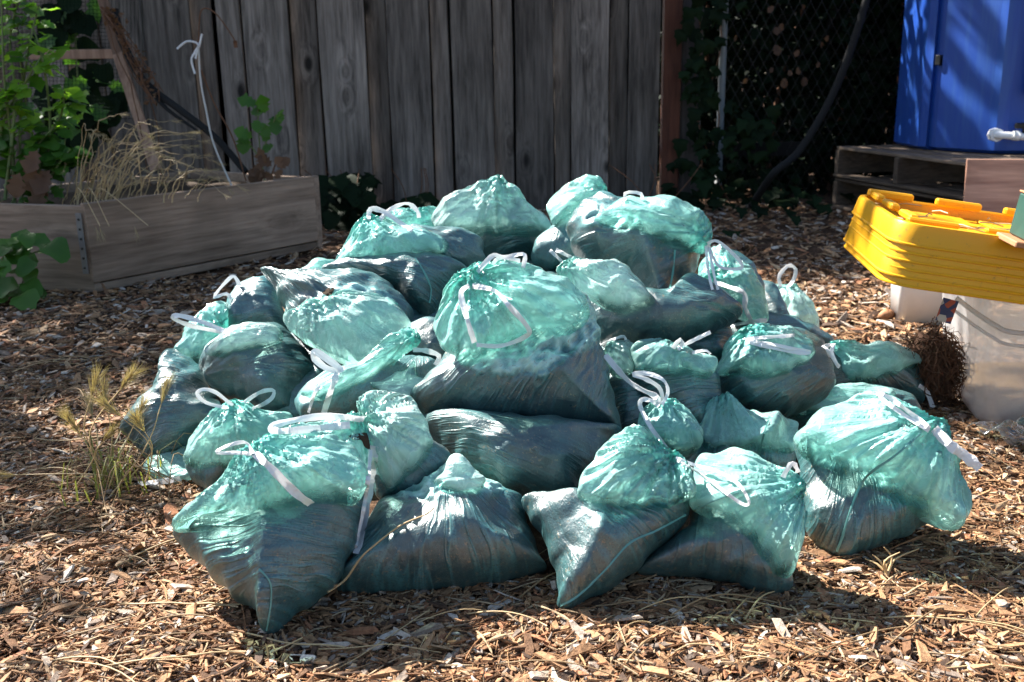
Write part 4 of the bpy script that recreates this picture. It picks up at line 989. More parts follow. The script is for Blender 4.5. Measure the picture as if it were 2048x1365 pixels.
    for k in range(34):
        p = at_y(g.uniform(-20, 100), g.uniform(465, 600), base[1] - g.uniform(0, .25)); p[2] = max(p[2], .03)
        add_leaf('round_l', p, (g.normal(0, .6), -.6, g.normal(-.2, .3)), (g.normal(0, .3), -.5, 1), g.uniform(.06, .11), lw, g)
    for k in range(6):
        mb = MB(); mb.tube(catmull([base + [g.normal(0, .04), 0, 0], base + [g.normal(0, .1), -.05, .12], base + [g.normal(0, .15), -.08, .22]], 8), .003, 5); mb.build('stem', M['stem'], lw, True)

def foxtails(heads, L, nb, parent, g, name='seed_heads'):
    V = []; T = []
    for p, d in heads:
        d = nrm(d)
        for k in range(nb):
            t = g.uniform(0, .7); b = p + d * L * t; r = g.normal(0, 1, 3); r = nrm(r - d * np.dot(r, d))
            e = b + (d * g.uniform(.7, 1.0) + r * g.uniform(.15, .45)) * L * .8; s = nrm(np.cross(e - b, g.normal(0, 1, 3))) * L * .010
            i = len(V); V += [b - s, b + s, e]; T.append([i, i + 1, i + 2])
    obj(name, V, np.array(T), M['awn'], parent, kind='stuff')
build_planter()

def build_front_weed():
    g = np.random.default_rng(55); b0 = at_z(228, 985)
    w = empty('foxtail_weed', 'green and golden foxtail grass tuft on the mulch left of the bags', 'grass', b0 * [1, 1, 0])
    hd = [(185, 800, .07), (182, 760, .06), (243, 800, .06), (240, 745, .05), (322, 775, .075), (268, 815, .055), (160, 835, .06), (205, 850, .06), (35, 915, .05), (290, 830, .04), (215, 785, .05)]
    heads = []; mb = MB()
    for px, py, L in hd:
        Y = b0[1] + g.uniform(-.08, .06); tip = at_y(px, py + 35, Y); base = b0 + [g.normal(0, .03), g.normal(0, .03), 0]
        mid = (tip + base) / 2 + [g.normal(0, .03), -.02, .02]
        P = catmull([base, mid, tip], 12); mb.tube(P, np.linspace(.0018, .0011, 12), 4); heads.append((P[-1], P[-1] - P[-3]))
    mb.build('stems', M['straw'], w, True, kind='stuff')
    foxtails(heads, .062, 110, w, g)
    V = []; T = []
    for k in range(48):
        a = g.uniform(0, 6.28); L = g.uniform(.05, .16); base = b0 + [g.normal(0, .045), g.normal(0, .035), .0]
        lean = np.array([math.cos(a), math.sin(a), 0]) * g.uniform(.3, 1.0); s = np.array([-math.sin(a), math.cos(a), 0]) * .0022
        pts = [base, base + lean * L * .3 + [0, 0, L * .6], base + lean * L * .75 + [0, 0, L * .75], base + lean * L * 1.1 + [0, 0, L * .55]]
        i = len(V)
        for j, p in enumerate(pts): V += [p - s * (1 - j / 3.3), p + s * (1 - j / 3.3)]
        for j in range(3): T += [[i + 2 * j, i + 2 * j + 1, i + 2 * j + 3], [i + 2 * j, i + 2 * j + 3, i + 2 * j + 2]]
    obj('blades', V, np.array(T), M['blade'], w, kind='stuff')
    mb = MB()
    for k in range(16):
        a = g.uniform(0, 6.28); base = b0 + [g.normal(0, .06), g.normal(0, .05), .005]
        mb.tube(catmull([base, base + [math.cos(a) * .05, math.sin(a) * .05, .06 + g.uniform(0, .05)], base + [math.cos(a) * .14, math.sin(a) * .14, .03]], 9), .0011, 4)
    mb.build('bent_stalks', M['straw_dark'], w, True, kind='stuff')
    # sprig bottom right
    s0 = at_z(1775, 1150); sp = empty('dead_sprig', 'small dead twiggy sprig on the mulch before the rightmost bag', 'twig', s0 * [1, 1, 0])
    mb = MB()
    for q in ((1768, 1095), (1800, 1105), (1838, 1098), (1745, 1110), (1730, 1118), (1790, 1120)):
        t = at_y(*q, s0[1] + g.uniform(-.03, .03)); mb.tube(catmull([s0, (s0 + t) / 2 + [g.normal(0, .01), 0, .005], t], 7), np.linspace(.003, .001, 7), 5)
    mb.build('twigs', M['straw'], sp, True)
    rock = at_z(1772, 640); th = np.linspace(0, np.pi, 8); ph = np.linspace(0, 2 * np.pi, 12, endpoint=False)
    V = np.array([[rock[0] + .030 * math.sin(t) * math.cos(p) * (1 + .2 * math.sin(2 * p)), rock[1] + .022 * math.sin(t) * math.sin(p), .016 + .02 * math.cos(t) * (1 + .15 * math.cos(3 * p))] for t in th for p in ph])
    i = np.arange(7)[:, None] * 12; j = np.arange(12)[None]; o = obj('stone', V, np.stack([i + j, i + j + 12, i + (j + 1) % 12 + 12, i + (j + 1) % 12], -1).reshape(-1, 4), M['copper'], None, True); tag(o, 'small tan stone on the sunlit mulch behind the root clump', 'stone')
build_front_weed()

# ------------------------------------------------------------------ bags
def poly_centroid(P):
    x, y = P[:, 0], P[:, 1]; x2, y2 = np.roll(x, -1), np.roll(y, -1); c = x * y2 - x2 * y; A = c.sum() / 2
    return np.array([((x + x2) * c).sum(), ((y + y2) * c).sum()]) / (6 * A), abs(A)
def lobe(bag, kind, outline, Yb, tilt, kf=.8, kb=.8, pull=None, seed=0, amp=1.0, mat=None, name=None, fine=1.0, yaw=0.0, lift0=0.0, dens_knot=None, over=None, loose=None, bvh=None):
    o = np.array(outline, float); ib = o[:, 1].argmax(); pb = o[ib]
    P0 = at_z(pb[0], pb[1], .006) if Yb is None else at_y(pb[0], pb[1], Yb)
    tr = math.radians(tilt); yr = math.radians(yaw)
    n = np.array([math.sin(yr) * math.cos(tr), -math.cos(yr) * math.cos(tr), math.sin(tr)])
    e1 = nrm(np.cross([0, 0, 1.0], -n)) * -1; e1 = e1 if e1[0] > 0 else -e1; e2 = nrm(np.cross(n, e1)); e2 = e2 if e2[2] > 0 else -e2
    if kind == 'film' and over and bvh is not None:
        op = catmull(o, 60, True); ins = np.zeros(60, bool)
        for pol in over:
            pol = np.array(pol, float); cc = pol.mean(0); ins |= in_poly(op, cc + (pol - cc) * .94)
        cs = []
        for q in op[ins]:
            d = nrm(ray(*q)); hs = [h_[3] for h_ in (b_.ray_cast(Vector(CAM), Vector(d)) for b_ in bvh) if h_[0] is not None]
            if hs: cs.append(min(hs) * np.dot(d, n))
        if len(cs) > 8:
            d = ray(*pb); P0 = CAM + d * (np.percentile(cs, 70) / np.dot(d, n))
    def to2(px):
        d = np.array([ray(*q) for q in np.atleast_2d(px)]); t = ((P0 - CAM) @ n) / (d @ n); W = CAM + d * t[:, None] - P0
        return np.stack([W @ e1, W @ e2], 1)
    out = catmull(to2(o), 480, True); c, A = poly_centroid(out); R = math.sqrt(A / np.pi)
    # resample by angle around the centre start
    if (np.roll(out, -1, 0)[:, 0] * out[:, 1] - out[:, 0] * np.roll(out, -1, 0)[:, 1]).sum() > 0: out = out[::-1]
    ang = np.arctan2(out[:, 1] - c[1], out[:, 0] - c[0]); out = np.roll(out, -np.abs(ang).argmin(), 0)
    seg = np.linalg.norm(np.roll(out, -1, 0) - out, axis=1); s = np.concatenate([[0], np.cumsum(seg)]); s /= s[-1]; oc = np.vstack([out, out[:1]])
    dist = np.linalg.norm(P0 - CAM); pxw = 2 * R / dist * FPX / 2       # width in render pixels
    Nn = int(np.clip(pxw * .62 * fine, 30, 124))
    u, v = np.meshgrid(np.linspace(-1, 1, Nn), np.linspace(-1, 1, Nn)); r = np.maximum(np.abs(u), np.abs(v))
    with np.errstate(divide='ignore', invalid='ignore'):
        ph = np.where(np.abs(u) >= np.abs(v), np.where(u >= 0, v / u, 4 + v / u), np.where(v >= 0, 2 - u / v, 6 - u / v)) / 8 % 1
    ph = np.nan_to_num(ph)
    ox = np.interp(ph, s, oc[:, 0]); oy = np.interp(ph, s, oc[:, 1])
    # soften outline toward the centre
    rr = np.sin(r * np.pi / 2); hh = np.cos(r * np.pi / 2)
    X = c[0] + rr * (ox - c[0]); Y = c[1] + rr * (oy - c[1])
    bn = (Y - c[1]) / R
    sag = 1 - .20 * np.clip(bn, -1, 1)
    # pull point in plane coordinates
    K = to2(np.array(pull))[0] if pull is not None else c + np.array([R * 6, R * .8])
    wv = np.stack([X - K[0], Y - K[1]], -1); dl = np.linalg.norm(wv, axis=-1) + 1e-6; an = np.arctan2(wv[..., 1], wv[..., 0])
    if abs(np.arctan2(c[1] - K[1], c[0] - K[0])) > 2.2: an = np.where(an < 0, an + 2 * np.pi, an)
    Dr = np.linalg.norm(c - K); sd = seed * 17.3
    wx, wy = X + .02 * noise2(X * 9 + sd, Y * 9), Y + .02 * noise2(X * 9, Y * 9 + sd)
    al = dl; ac = an * Dr + .004 * noise2(X * 14 + sd, Y * 14)
    base_l = .085 * R * noise2(X / R * 1.3 + sd, Y / R * 1.3) + .05 * R * noise2(X / R * 3.1 + sd, Y / R * 3.1 + 5)
    edge = np.clip((1 - r) * 6, 0, 1)
    if kind == 'body':
        w1 = 1 - np.abs(noise2(al * 11 + sd, ac * 46)) * 2; w2 = 1 - np.abs(noise2(al * 18 + sd, ac * 100 + 7)) * 2; w3 = noise2(al * 6 + sd, ac * 19)
        pm = np.clip(noise2(X * 7 + sd, Y * 7 + 3) * 2.2 + .35, .0, 1) * min(1.3, amp)
        wr = (.0025 * w1 + .0012 * w2) * pm + .0034 * w3 - .022 * (np.abs(noise2(wx * 6.5 + sd, wy * 6.5)) - .25) / max(amp, .8)
        crm = np.abs(noise2(wx * 26, wy * 26 + sd)) * .006 + .0045 * noise2(X * 17 + 9, Y * 17 + sd)
        disp = base_l * .8 + (wr - crm * .5) * amp
        # lift: ridges, the top of the bag and creases where the film stands off the compost
        top = np.clip((Y - c[1]) / R * .75 - .25, 0, 1)
        lift = np.clip(.16 * np.clip(w1 - .6, 0, 1) * pm + .10 * np.clip(w3 - .3, 0, 1) + .20 * top + lift0 * .8 + .14 * noise2(X * 10 + sd, Y * 10), 0, 1)
        if loose:
            msk = np.zeros_like(X); PX = np.stack([X, Y], -1).reshape(-1, 2)
            for lp in loose:
                l2 = catmull(to2(np.array(lp, float)), 60, True); ins = in_poly(PX, l2); dd = np.sqrt(((PX[:, None] - l2[None]) ** 2).sum(-1).min(1)) * np.where(ins, 1, -1)
                dd = dd + .010 * noise2(PX[:, 0] * 45, PX[:, 1] * 45 + sd); msk = np.maximum(msk, np.clip(dd / .016 + .3, 0, 1).reshape(X.shape))
            k1 = np.abs(noise2(wx * 17 + sd, wy * 17)); k2 = np.abs(noise2(wx * 38, wy * 38 + sd)); k3 = np.abs(noise2(wx * 80 + 3, wy * 80 + sd))
            disp = disp + msk * (.006 - .020 * (k1 - .25) - .012 * (k2 - .25) - .005 * (k3 - .25)); lift = np.clip(lift * (1 - msk * .5) + msk * (.55 + .5 * (.35 - k2)), 0, 1)
        dens = lift * 0
    else:
        fal = np.clip(1.2 - dl / (2.0 * R), .15, 1)
        g1 = 1 - np.abs(noise2(al * 3 + sd, an * 8)) * 2; g2 = 1 - np.abs(noise2(al * 6 + sd, an * 19)) * 2
        acf = ac * (1 if pull is not None else .8)
        c1 = np.abs(noise2(al * 5 + sd + wx * 4, acf * 13)); c2 = np.abs(noise2(wx * 21, wy * 21 + sd)); c3 = np.abs(noise2(al * 20 + sd, acf * 44)); c4 = np.abs(noise2(wx * 9 + sd, wy * 9 + 4))
        if pull is None: g1 = g2 = g1 * 0
        disp = base_l * .6 - 1.25 * amp * (-.0105 * g1 * fal - .0045 * g2 * fal + .016 * (c1 - .3) + .0040 * (c2 - .3) + .0030 * (c3 - .3) + .024 * (c4 - .3))
        dens = np.clip(.75 * np.exp(-(dl / (.55 * R)) ** 2) * (pull is not None) + .22 * np.clip(g1, 0, 1) * fal + .10 * noise2(X * 8 + sd, Y * 8) + .08, 0, 1)
        lift = dens * 0
    disp = disp * (.25 + .75 * edge)
    hf = kf * R * hh * sag + disp; hb = -kb * R * hh * sag + disp * .5
    fade = np.zeros_like(X)
    if kind == 'film' and over:
        op = catmull(o, 480, True)
        ins = np.zeros(len(op), bool)
        for pol in over:
            pol = np.array(pol, float); cc = pol.mean(0); ins |= in_poly(op, cc + (pol - cc) * .97)
        W2 = to2(op); tree_i = ((out[:, None] - W2[None]) ** 2).sum(-1).argmin(1); iv = ins[tree_i].astype(float)
        k_ = np.hanning(41); k_ /= k_.sum(); iv = np.convolve(np.concatenate([iv[-20:], iv, iv[:20]]), k_, 'valid')
        fv = np.interp(ph, s, np.append(iv, iv[0])); q_ = np.clip((r + .10 * noise2(X * 40 + sd, Y * 40) - .45) / .5, 0, 1); fade = fv * q_ * q_ * (3 - 2 * q_)
    # outline jitter so silhouettes are not ruler smooth
    jit = .006 * amp * noise2(X * 30 + sd, Y * 30) * np.clip(rr, 0, 1) ** 4
    def w3d(h):
        rad = nrm2 = np.stack([ox - c[0], oy - c[1]], -1); rad = rad / (np.linalg.norm(rad, axis=-1, keepdims=True) + 1e-9)
        A2 = np.stack([X, Y], -1) + rad * jit[..., None]
        return P0 + A2[..., :1] * e1 + A2[..., 1:] * e2 + h[..., None] * n
    VF = w3d(hf).reshape(-1, 3); VB = w3d(hb).reshape(-1, 3)
    for V_ in (VF, VB):
        lowz = gh(V_[:, 0], V_[:, 1]) - .004; V_[:, 2] = np.maximum(V_[:, 2], lowz)
    isb = (r > 1 - 1e-9).ravel(); mid = np.where(isb)[0]
    VF[mid] = (VF[mid] + VB[mid]) / 2
    bi = np.where(~isb)[0]; idx = np.empty(Nn * Nn, int); idx[isb] = mid; idx[bi] = Nn * Nn + np.arange(len(bi))
    V = np.concatenate([VF, VB[bi]])
    i = np.arange(Nn - 1)[:, None] * Nn + np.arange(Nn - 1)[None]; q = np.stack([i, i + 1, i + Nn + 1, i + Nn], -1).reshape(-1, 4)
    F = np.concatenate([q, idx[q][:, ::-1]])
    # orientation check
    a, b_, c_ = VF[q[len(q) // 2][0]], VF[q[len(q) // 2][1]], VF[q[len(q) // 2][2]]
    if np.dot(np.cross(b_ - a, c_ - a), n) < 0: F = F[:, ::-1]
    def ex(a_): a_ = np.asarray(a_).ravel(); return np.concatenate([a_, a_[bi]])
    fold = np.stack([ex(al), ex(ac), np.full(len(V), seed * 3.7)], 1)
    m = mat or (M['body'] if kind == 'body' else M['film'])
    if kind == 'body': LAST['bvh'] = BVHTree.FromPolygons(V.tolist(), F.tolist())
    return obj(name or ('filled_sack' if kind == 'body' else 'loose_film'), V, F, m, bag, True, attrs={'lift': ex(lift), 'dens': ex(dens), 'fold': fold, 'fade': ex(fade)})

BAGS = {}; LAST = {}
def bag(key, label, *lobes):
    lobes = sorted(lobes, key=lambda q: q[0] != 'body'); o = np.array(lobes[0][1], float); ib = o[:, 1].argmax()
    P = at_z(*o[ib], .006) if lobes[0][2] is None else at_y(*o[ib], lobes[0][2])
    e = empty('compost_bag', label, 'plastic bag', P, 'teal bags of compost in the heap'); BAGS[key] = e; bv = []
    for k, L in enumerate(lobes):
        kw = L[4] if len(L) > 4 else {}
        lobe(e, L[0], L[1], L[2], L[3], seed=len(BAGS) * 3 + k, over=[q[1] for q in lobes if q[0] == 'body'], bvh=bv, **kw)
        if L[0] == 'body': bv.append(LAST['bvh'])
    return e
# front row
bag('A', 'front left bag with a knotted bright top and a pointed bottom corner on the mulch',
    ('body', [(352, 1062), (373, 1105), (421, 1153), (473, 1197), (515, 1232), (527, 1268), (546, 1264), (574, 1234), (622, 1197), (663, 1169), (687, 1125), (711, 1072), (727, 1012), (731, 968), (695, 943), (622, 939), (542, 976), (421, 1032)], None, 48, dict(kf=.72, pull=(1500, 1010), amp=1.5, lift0=.04)),
    ('film', [(350, 1058), (385, 1028), (421, 992), (477, 931), (503, 909), (558, 876), (622, 862), (687, 888), (727, 925), (733, 965), (722, 1000), (680, 1000), (600, 1015), (520, 1035), (430, 1055), (385, 1064)], 1.46, 50, dict(kf=.62, kb=.5, pull=(506, 915))))
bag('C', 'low wide front bag with a crumpled pale peak, beside the front left bag',
    ('body', [(671, 1177), (695, 1137), (735, 1048), (755, 1012), (812, 984), (856, 962), (893, 940), (929, 930), (953, 950), (1001, 972), (1038, 992), (1050, 1024), (1066, 1072), (1086, 1121), (1090, 1137), (1046, 1149), (985, 1165), (884, 1177), (764, 1183), (703, 1185)], None, 48, dict(kf=.75, pull=(900, 960), amp=.9, loose=[[(800, 985), (860, 955), (900, 925), (945, 935), (1010, 972), (1012, 995), (985, 1020), (930, 1034), (870, 1036), (815, 1024)]])),
    ('film', [(868, 968), (888, 945), (893, 925), (908, 910), (926, 911), (945, 938), (975, 958), (965, 978), (915, 985)], 1.60, 40, dict(kf=.5, mat=M['film_w'], amp=1.0)))
bag('F', 'front middle bag with a folded rim and its seam running to a pointed corner',
    ('body', [(1046, 999), (1098, 996), (1150, 1000), (1164, 958), (1195, 906), (1234, 876), (1273, 874), (1317, 893), (1361, 923), (1386, 962), (1388, 994), (1371, 1038), (1342, 1072), (1293, 1116), (1234, 1165), (1171, 1201), (1132, 1221), (1115, 1209), (1117, 1180), (1103, 1121), (1073, 1058)], None, 48, dict(kf=.60, pull=(1060, 960), amp=1.1, lift0=.03, loose=[[(1165, 1000), (1215, 1008), (1275, 1004), (1325, 972), (1365, 935), (1386, 965), (1385, 1000), (1340, 1030), (1280, 1042), (1200, 1032)]])),
    ('film', [(1158, 1000), (1164, 955), (1195, 904), (1234, 870), (1273, 868), (1317, 888), (1361, 919), (1388, 960), (1388, 995), (1345, 1012), (1275, 1018), (1205, 1014)], 1.60, 46, dict(kf=.42, kb=.5, pull=(1340, 905), amp=1.2)))
bag('G', 'front bag with a glowing loose film side, between middle front and rightmost bags',
    ('body', [(1273, 1136), (1332, 1087), (1381, 1038), (1391, 970), (1430, 960), (1500, 1000), (1560, 1060), (1590, 1110), (1583, 1150), (1578, 1178), (1537, 1187), (1464, 1160), (1391, 1148), (1322, 1145)], None, 46, dict(kf=.66, pull=(1420, 900), amp=1.0)),
    ('film', [(1380, 1010), (1385, 960), (1391, 921), (1425, 914), (1469, 905), (1527, 931), (1576, 960), (1603, 984), (1601, 1014), (1607, 1053), (1598, 1111), (1583, 1150), (1555, 1148), (1530, 1120), (1488, 1075), (1440, 1045)], 1.60, 46, dict(kf=.72, kb=.6, pull=(1606, 990))))
bag('H', 'rightmost front bag, bright and puffed, with a long white drawstring end',
    ('body', [(1590, 880), (1620, 888), (1670, 895), (1730, 920), (1790, 950), (1845, 990), (1865, 1040), (1830, 1062), (1780, 1083), (1732, 1102), (1684, 1113), (1635, 1082), (1610, 1043), (1603, 955)], None, 44, dict(kf=.62, pull=(1690, 860), amp=1.1, lift0=.06, loose=[[(1610, 900), (1680, 890), (1760, 930), (1800, 990), (1740, 1010), (1690, 960), (1630, 960)]])),
    ('film', [(1588, 880), (1615, 843), (1669, 813), (1732, 792), (1776, 807), (1830, 840), (1879, 860), (1903, 911), (1918, 960), (1942, 999), (1935, 1033), (1918, 1058), (1880, 1048), (1830, 1020), (1760, 985), (1690, 950), (1620, 915)], 1.74, 44, dict(kf=.62, kb=.6, pull=(1862, 858))))
# second row
bag('B', 'bag with a fan-like gathered neck and a torn hole, behind the front left bag',
    ('body', [(780, 880), (864, 883), (900, 907), (898, 931), (864, 962), (816, 990), (768, 1004), (745, 980), (735, 930), (745, 890)], 1.64, 40, dict(kf=.8, lift0=.16, pull=(730, 850))),
    ('film', [(725, 850), (715, 812), (735, 790), (768, 781), (808, 787), (840, 814), (858, 855), (866, 890), (850, 925), (815, 955), (780, 985), (757, 950), (738, 905)], 1.62, 36, dict(kf=.62, pull=(728, 846), mat=M['film_w'])),
    ('film', [(600, 868), (640, 845), (690, 835), (725, 838), (738, 870), (745, 910), (735, 945), (690, 930), (640, 905)], 1.60, 40, dict(kf=.5, pull=(730, 848))))
bag('D', 'dark flat lying bag squeezed beneath the big central bag',
    ('body', [(842, 835), (880, 826), (921, 830), (1042, 842), (1163, 850), (1239, 862), (1222, 900), (1195, 950), (1170, 990), (1150, 1010), (1046, 1005), (985, 980), (945, 955), (900, 918), (865, 880)], 1.72, 42, dict(kf=.95, kb=1.2, pull=(600, 780), amp=1.2)))
bag('S', 'small round bag gathered with a white bow, right of the big central bag',
    ('film', [(1275, 855), (1285, 822), (1310, 802), (1342, 800), (1376, 823), (1400, 865), (1400, 895), (1365, 912), (1310, 890), (1282, 875)], 1.80, 35, dict(kf=.85, kb=.8, pull=(1322, 806))),
    ('body', [(1290, 870), (1340, 860), (1390, 880), (1395, 905), (1360, 925), (1310, 900)], 1.79, 40, dict(kf=.7, lift0=.2)))
bag('R', 'pale half-empty bag with a vertical seam between small round and rightmost bags',
    ('body', [(1398, 880), (1410, 845), (1480, 835), (1581, 850), (1590, 900), (1576, 955), (1488, 946), (1400, 926)], 1.90, 42, dict(kf=.7, lift0=.28, pull=(1500, 700))),
    ('film', [(1398, 860), (1412, 815), (1439, 793), (1470, 806), (1500, 824), (1581, 838), (1598, 857), (1588, 900), (1540, 905), (1480, 900), (1420, 895)], 1.87, 40, dict(kf=.55, amp=1.2, pull=(1440, 770))))
bag('E', 'big central bag with a large bright puffed top and hanging white loop',
    ('body', [(822, 790), (848, 762), (877, 735), (905, 690), (960, 640), (1050, 605), (1150, 592), (1185, 612), (1203, 693), (1219, 761), (1237, 826), (1241, 868), (1203, 863), (1082, 858), (961, 851), (860, 832), (832, 812)], 1.83, 38, dict(kf=.70, kb=1.0, pull=(1250, 560), amp=1.2, loose=[[(917, 760), (953, 715), (1002, 690), (1062, 670), (1131, 650), (1150, 600), (1185, 600), (1203, 656), (1192, 705), (1157, 742), (1106, 781), (1078, 800), (1042, 792), (985, 795)]])),
    ('film', [(871, 668), (877, 616), (893, 574), (933, 542), (989, 524), (1050, 533), (1114, 554), (1159, 586), (1178, 612), (1172, 650), (1135, 668), (1082, 674), (1026, 692), (975, 708), (949, 735), (917, 722), (889, 697)], 1.80, 30, dict(kf=.66, kb=.7, pull=(940, 562), amp=1.1)))
bag('AE', 'half-shaded bag with two white drawstring loops, behind the front left bag',
    ('body', [(372, 930), (395, 890), (450, 875), (530, 865), (590, 880), (560, 930), (480, 965), (430, 987), (400, 972), (379, 951)], None, 40, dict(kf=.85, lift0=.16, pull=(475, 800))),
    ('film', [(374, 925), (383, 888), (420, 841), (465, 804), (493, 806), (530, 824), (581, 830), (592, 870), (560, 905), (470, 930), (410, 940)], 1.88, 36, dict(kf=.75, kb=.7, pull=(477, 808))))
bag('AD', 'leftmost dark stretched bag lying behind the foxtail grass',
    ('body', [(328, 704), (350, 700), (409, 742), (416, 775), (450, 811), (470, 848), (420, 884), (376, 925), (310, 933), (266, 887), (240, 863), (273, 822), (302, 793), (322, 750)], None, 38, dict(kf=.85, pull=(700, 780), amp=1.5, lift0=.05)),
    ('film', [(300, 915), (350, 905), (400, 895), (440, 905), (430, 950), (380, 965), (320, 958), (285, 940)], 2.03, 60, dict(kf=.3)))
# middle
bag('AC', 'left bag with fanned wrinkles above the bag with two loops',
    ('body', [(407, 723), (425, 690), (456, 667), (511, 653), (566, 657), (603, 688), (625, 727), (634, 755), (605, 800), (590, 835), (541, 835), (475, 795), (420, 775), (408, 749)], 2.12, 40, dict(kf=.85, kb=1.2, pull=(405, 770), amp=1.5)),
    ('film', [(410, 700), (440, 670), (500, 652), (560, 660), (560, 690), (500, 700), (440, 715)], 2.13, 45, dict(kf=.5, mat=M['film_w'])))
bag('AF', 'bag with twisted teal neck pulled to the right, left of the big central bag',
    ('body', [(594, 811), (599, 782), (632, 762), (683, 752), (740, 735), (800, 715), (860, 715), (880, 740), (850, 790), (760, 830), (676, 850), (603, 840)], 1.90, 42, dict(kf=.75, kb=1.2, lift0=.24, pull=(845, 690), amp=1.3)),
    ('film', [(600, 790), (632, 756), (683, 743), (731, 718), (786, 676), (819, 660), (843, 672), (838, 692), (790, 724), (720, 770), (650, 800)], 1.875, 40, dict(kf=.5, kb=.5, pull=(838, 682))),
    ('film', [(740, 770), (780, 745), (815, 735), (828, 722), (835, 750), (858, 765), (840, 795), (790, 805)], 1.84, 40, dict(kf=.45, mat=M['film_w'])))
bag('AK', 'dark bag filling the gap between the horned bag and the big central bag',
    ('body', [(810, 660), (850, 640), (890, 645), (900, 700), (880, 735), (830, 715)], 2.10, 35, dict(kf=.8, kb=1.2)))
bag('T', 'bag with a draped film skirt and short strings, behind the small round bag',
    ('body', [(1262, 735), (1340, 728), (1420, 738), (1440, 768), (1435, 814), (1401, 860), (1340, 845), (1290, 815)], 1.95, 38, dict(kf=.8, kb=1.2, lift0=.06)),
    ('film', [(1262, 715), (1268, 690), (1316, 686), (1364, 700), (1410, 714), (1436, 728), (1418, 755), (1375, 752), (1330, 752), (1285, 748)], 1.93, 36, dict(kf=.6, pull=(1350, 680))))
bag('U', 'narrow bag wedged against the right side of the big central bag',
    ('body', [(1212, 740), (1264, 748), (1290, 790), (1290, 850), (1245, 872), (1225, 810)], 1.96, 35, dict(kf=.8, kb=1.2, lift0=.08)),
    ('film', [(1205, 705), (1225, 684), (1258, 684), (1273, 712), (1266, 745), (1238, 755), (1214, 742)], 1.99, 32, dict(kf=.8, mat=M['film_w'], pull=(1215, 690))))
bag('V', 'flat dark bag end showing beneath the upper right bags',
    ('body', [(1335, 693), (1405, 668), (1460, 652), (1462, 693), (1445, 722), (1384, 712)], 2.14, 36, dict(kf=.8, kb=1.2, lift0=.15)))
bag('O', 'bag with a crossed flat white string and film skirt, right of middle',
    ('body', [(1434, 752), (1444, 800), (1488, 820), (1554, 834), (1607, 818), (1659, 787), (1668, 763), (1655, 715), (1624, 675), (1576, 656), (1520, 660), (1470, 700)], 2.04, 38, dict(kf=.8, kb=1.2, pull=(1700, 720), amp=1.1)),
    ('film', [(1430, 745), (1457, 684), (1488, 657), (1532, 652), (1585, 664), (1622, 692), (1630, 715), (1576, 746), (1523, 761), (1466, 750)], 2.01, 36, dict(kf=.68, kb=.5, pull=(1490, 676))))
bag('P', 'far right lying bag beside the root clump, white string at its left end',
    ('body', [(1650, 720), (1700, 705), (1787, 695), (1825, 712), (1848, 740), (1845, 781), (1840, 809), (1796, 800), (1720, 790), (1660, 765)], None, 40, dict(kf=.8, kb=1.0, lift0=.14, pull=(1645, 695))),
    ('film', [(1640, 690), (1673, 684), (1734, 690), (1787, 687), (1825, 706), (1840, 730), (1800, 745), (1734, 765), (1673, 760), (1652, 725)], 2.47, 36, dict(kf=.55, kb=.5, pull=(1648, 692))))
bag('Q', 'mostly hidden bag behind the rightmost front bag',
    ('body', [(1576, 829), (1642, 792), (1699, 772), (1760, 778), (1830, 800), (1835, 860), (1760, 900), (1640, 900)], None, 40, dict(kf=.7, kb=.9, lift0=.2)),
    ('film', [(1590, 822), (1642, 788), (1699, 766), (1755, 772), (1790, 795), (1740, 815), (1650, 830)], 2.22, 40, dict(kf=.5)))
bag('AL', 'dark bag glimpsed in the gap below the fanned-wrinkle bag',
    ('body', [(520, 770), (620, 710), (700, 740), (720, 830), (620, 885), (540, 865)], 2.12, 36, dict(kf=.7, kb=1.0, lift0=.1)))
bag('AM', 'dark bag glimpsed deep between the horned bag and the big bag',
    ('body', [(760, 600), (860, 585), (920, 640), (900, 770), (800, 750)], 2.28, 34, dict(kf=.6, kb=1.0, lift0=.08)))
bag('AN', 'dark bag glimpsed under the white puffed neck bag right of middle',
    ('body', [(1170, 640), (1300, 650), (1430, 690), (1420, 800), (1250, 830)], 2.20, 34, dict(kf=.6, kb=1.0, lift0=.1)))
bag('AO', 'dark bag glimpsed behind the bag with the crossed flat string',
    ('body', [(1440, 640), (1560, 630), (1660, 680), (1700, 780), (1500, 790)], 2.42, 34, dict(kf=.6, kb=1.0, lift0=.1)))
# upper left
bag('Z', 'horned left bag with a sunlit white lower bulge and a dark torn patch',
    ('body', [(524, 540), (566, 543), (640, 540), (713, 544), (762, 562), (803, 595), (824, 630), (820, 668), (788, 706), (731, 725), (676, 722), (621, 692), (583, 663), (566, 640), (570, 617), (552, 592), (543, 565)], 2.16, 40, dict(kf=.72, kb=1.2, pull=(515, 520), amp=1.4, loose=[[(640, 640), (700, 610), (760, 605), (800, 630), (795, 680), (730, 700), (660, 690)]])),
    ('film', [(568, 642), (600, 622), (650, 600), (700, 585), (760, 595), (812, 630), (822, 668), (788, 707), (731, 726), (676, 723), (621, 693), (583, 663)], 2.12, 40, dict(kf=.62, kb=.6, pull=(640, 600), mat=M['film_w'], amp=1.0)))
bag('AA', 'pale dark-bottomed bag behind the horned bag, with a white loop at its left',
    ('body', [(449, 647), (456, 610), (478, 573), (511, 559), (541, 558), (556, 592), (572, 625), (576, 665), (511, 670), (464, 667)], 2.42, 38, dict(kf=.85, kb=1.2, lift0=.22)))
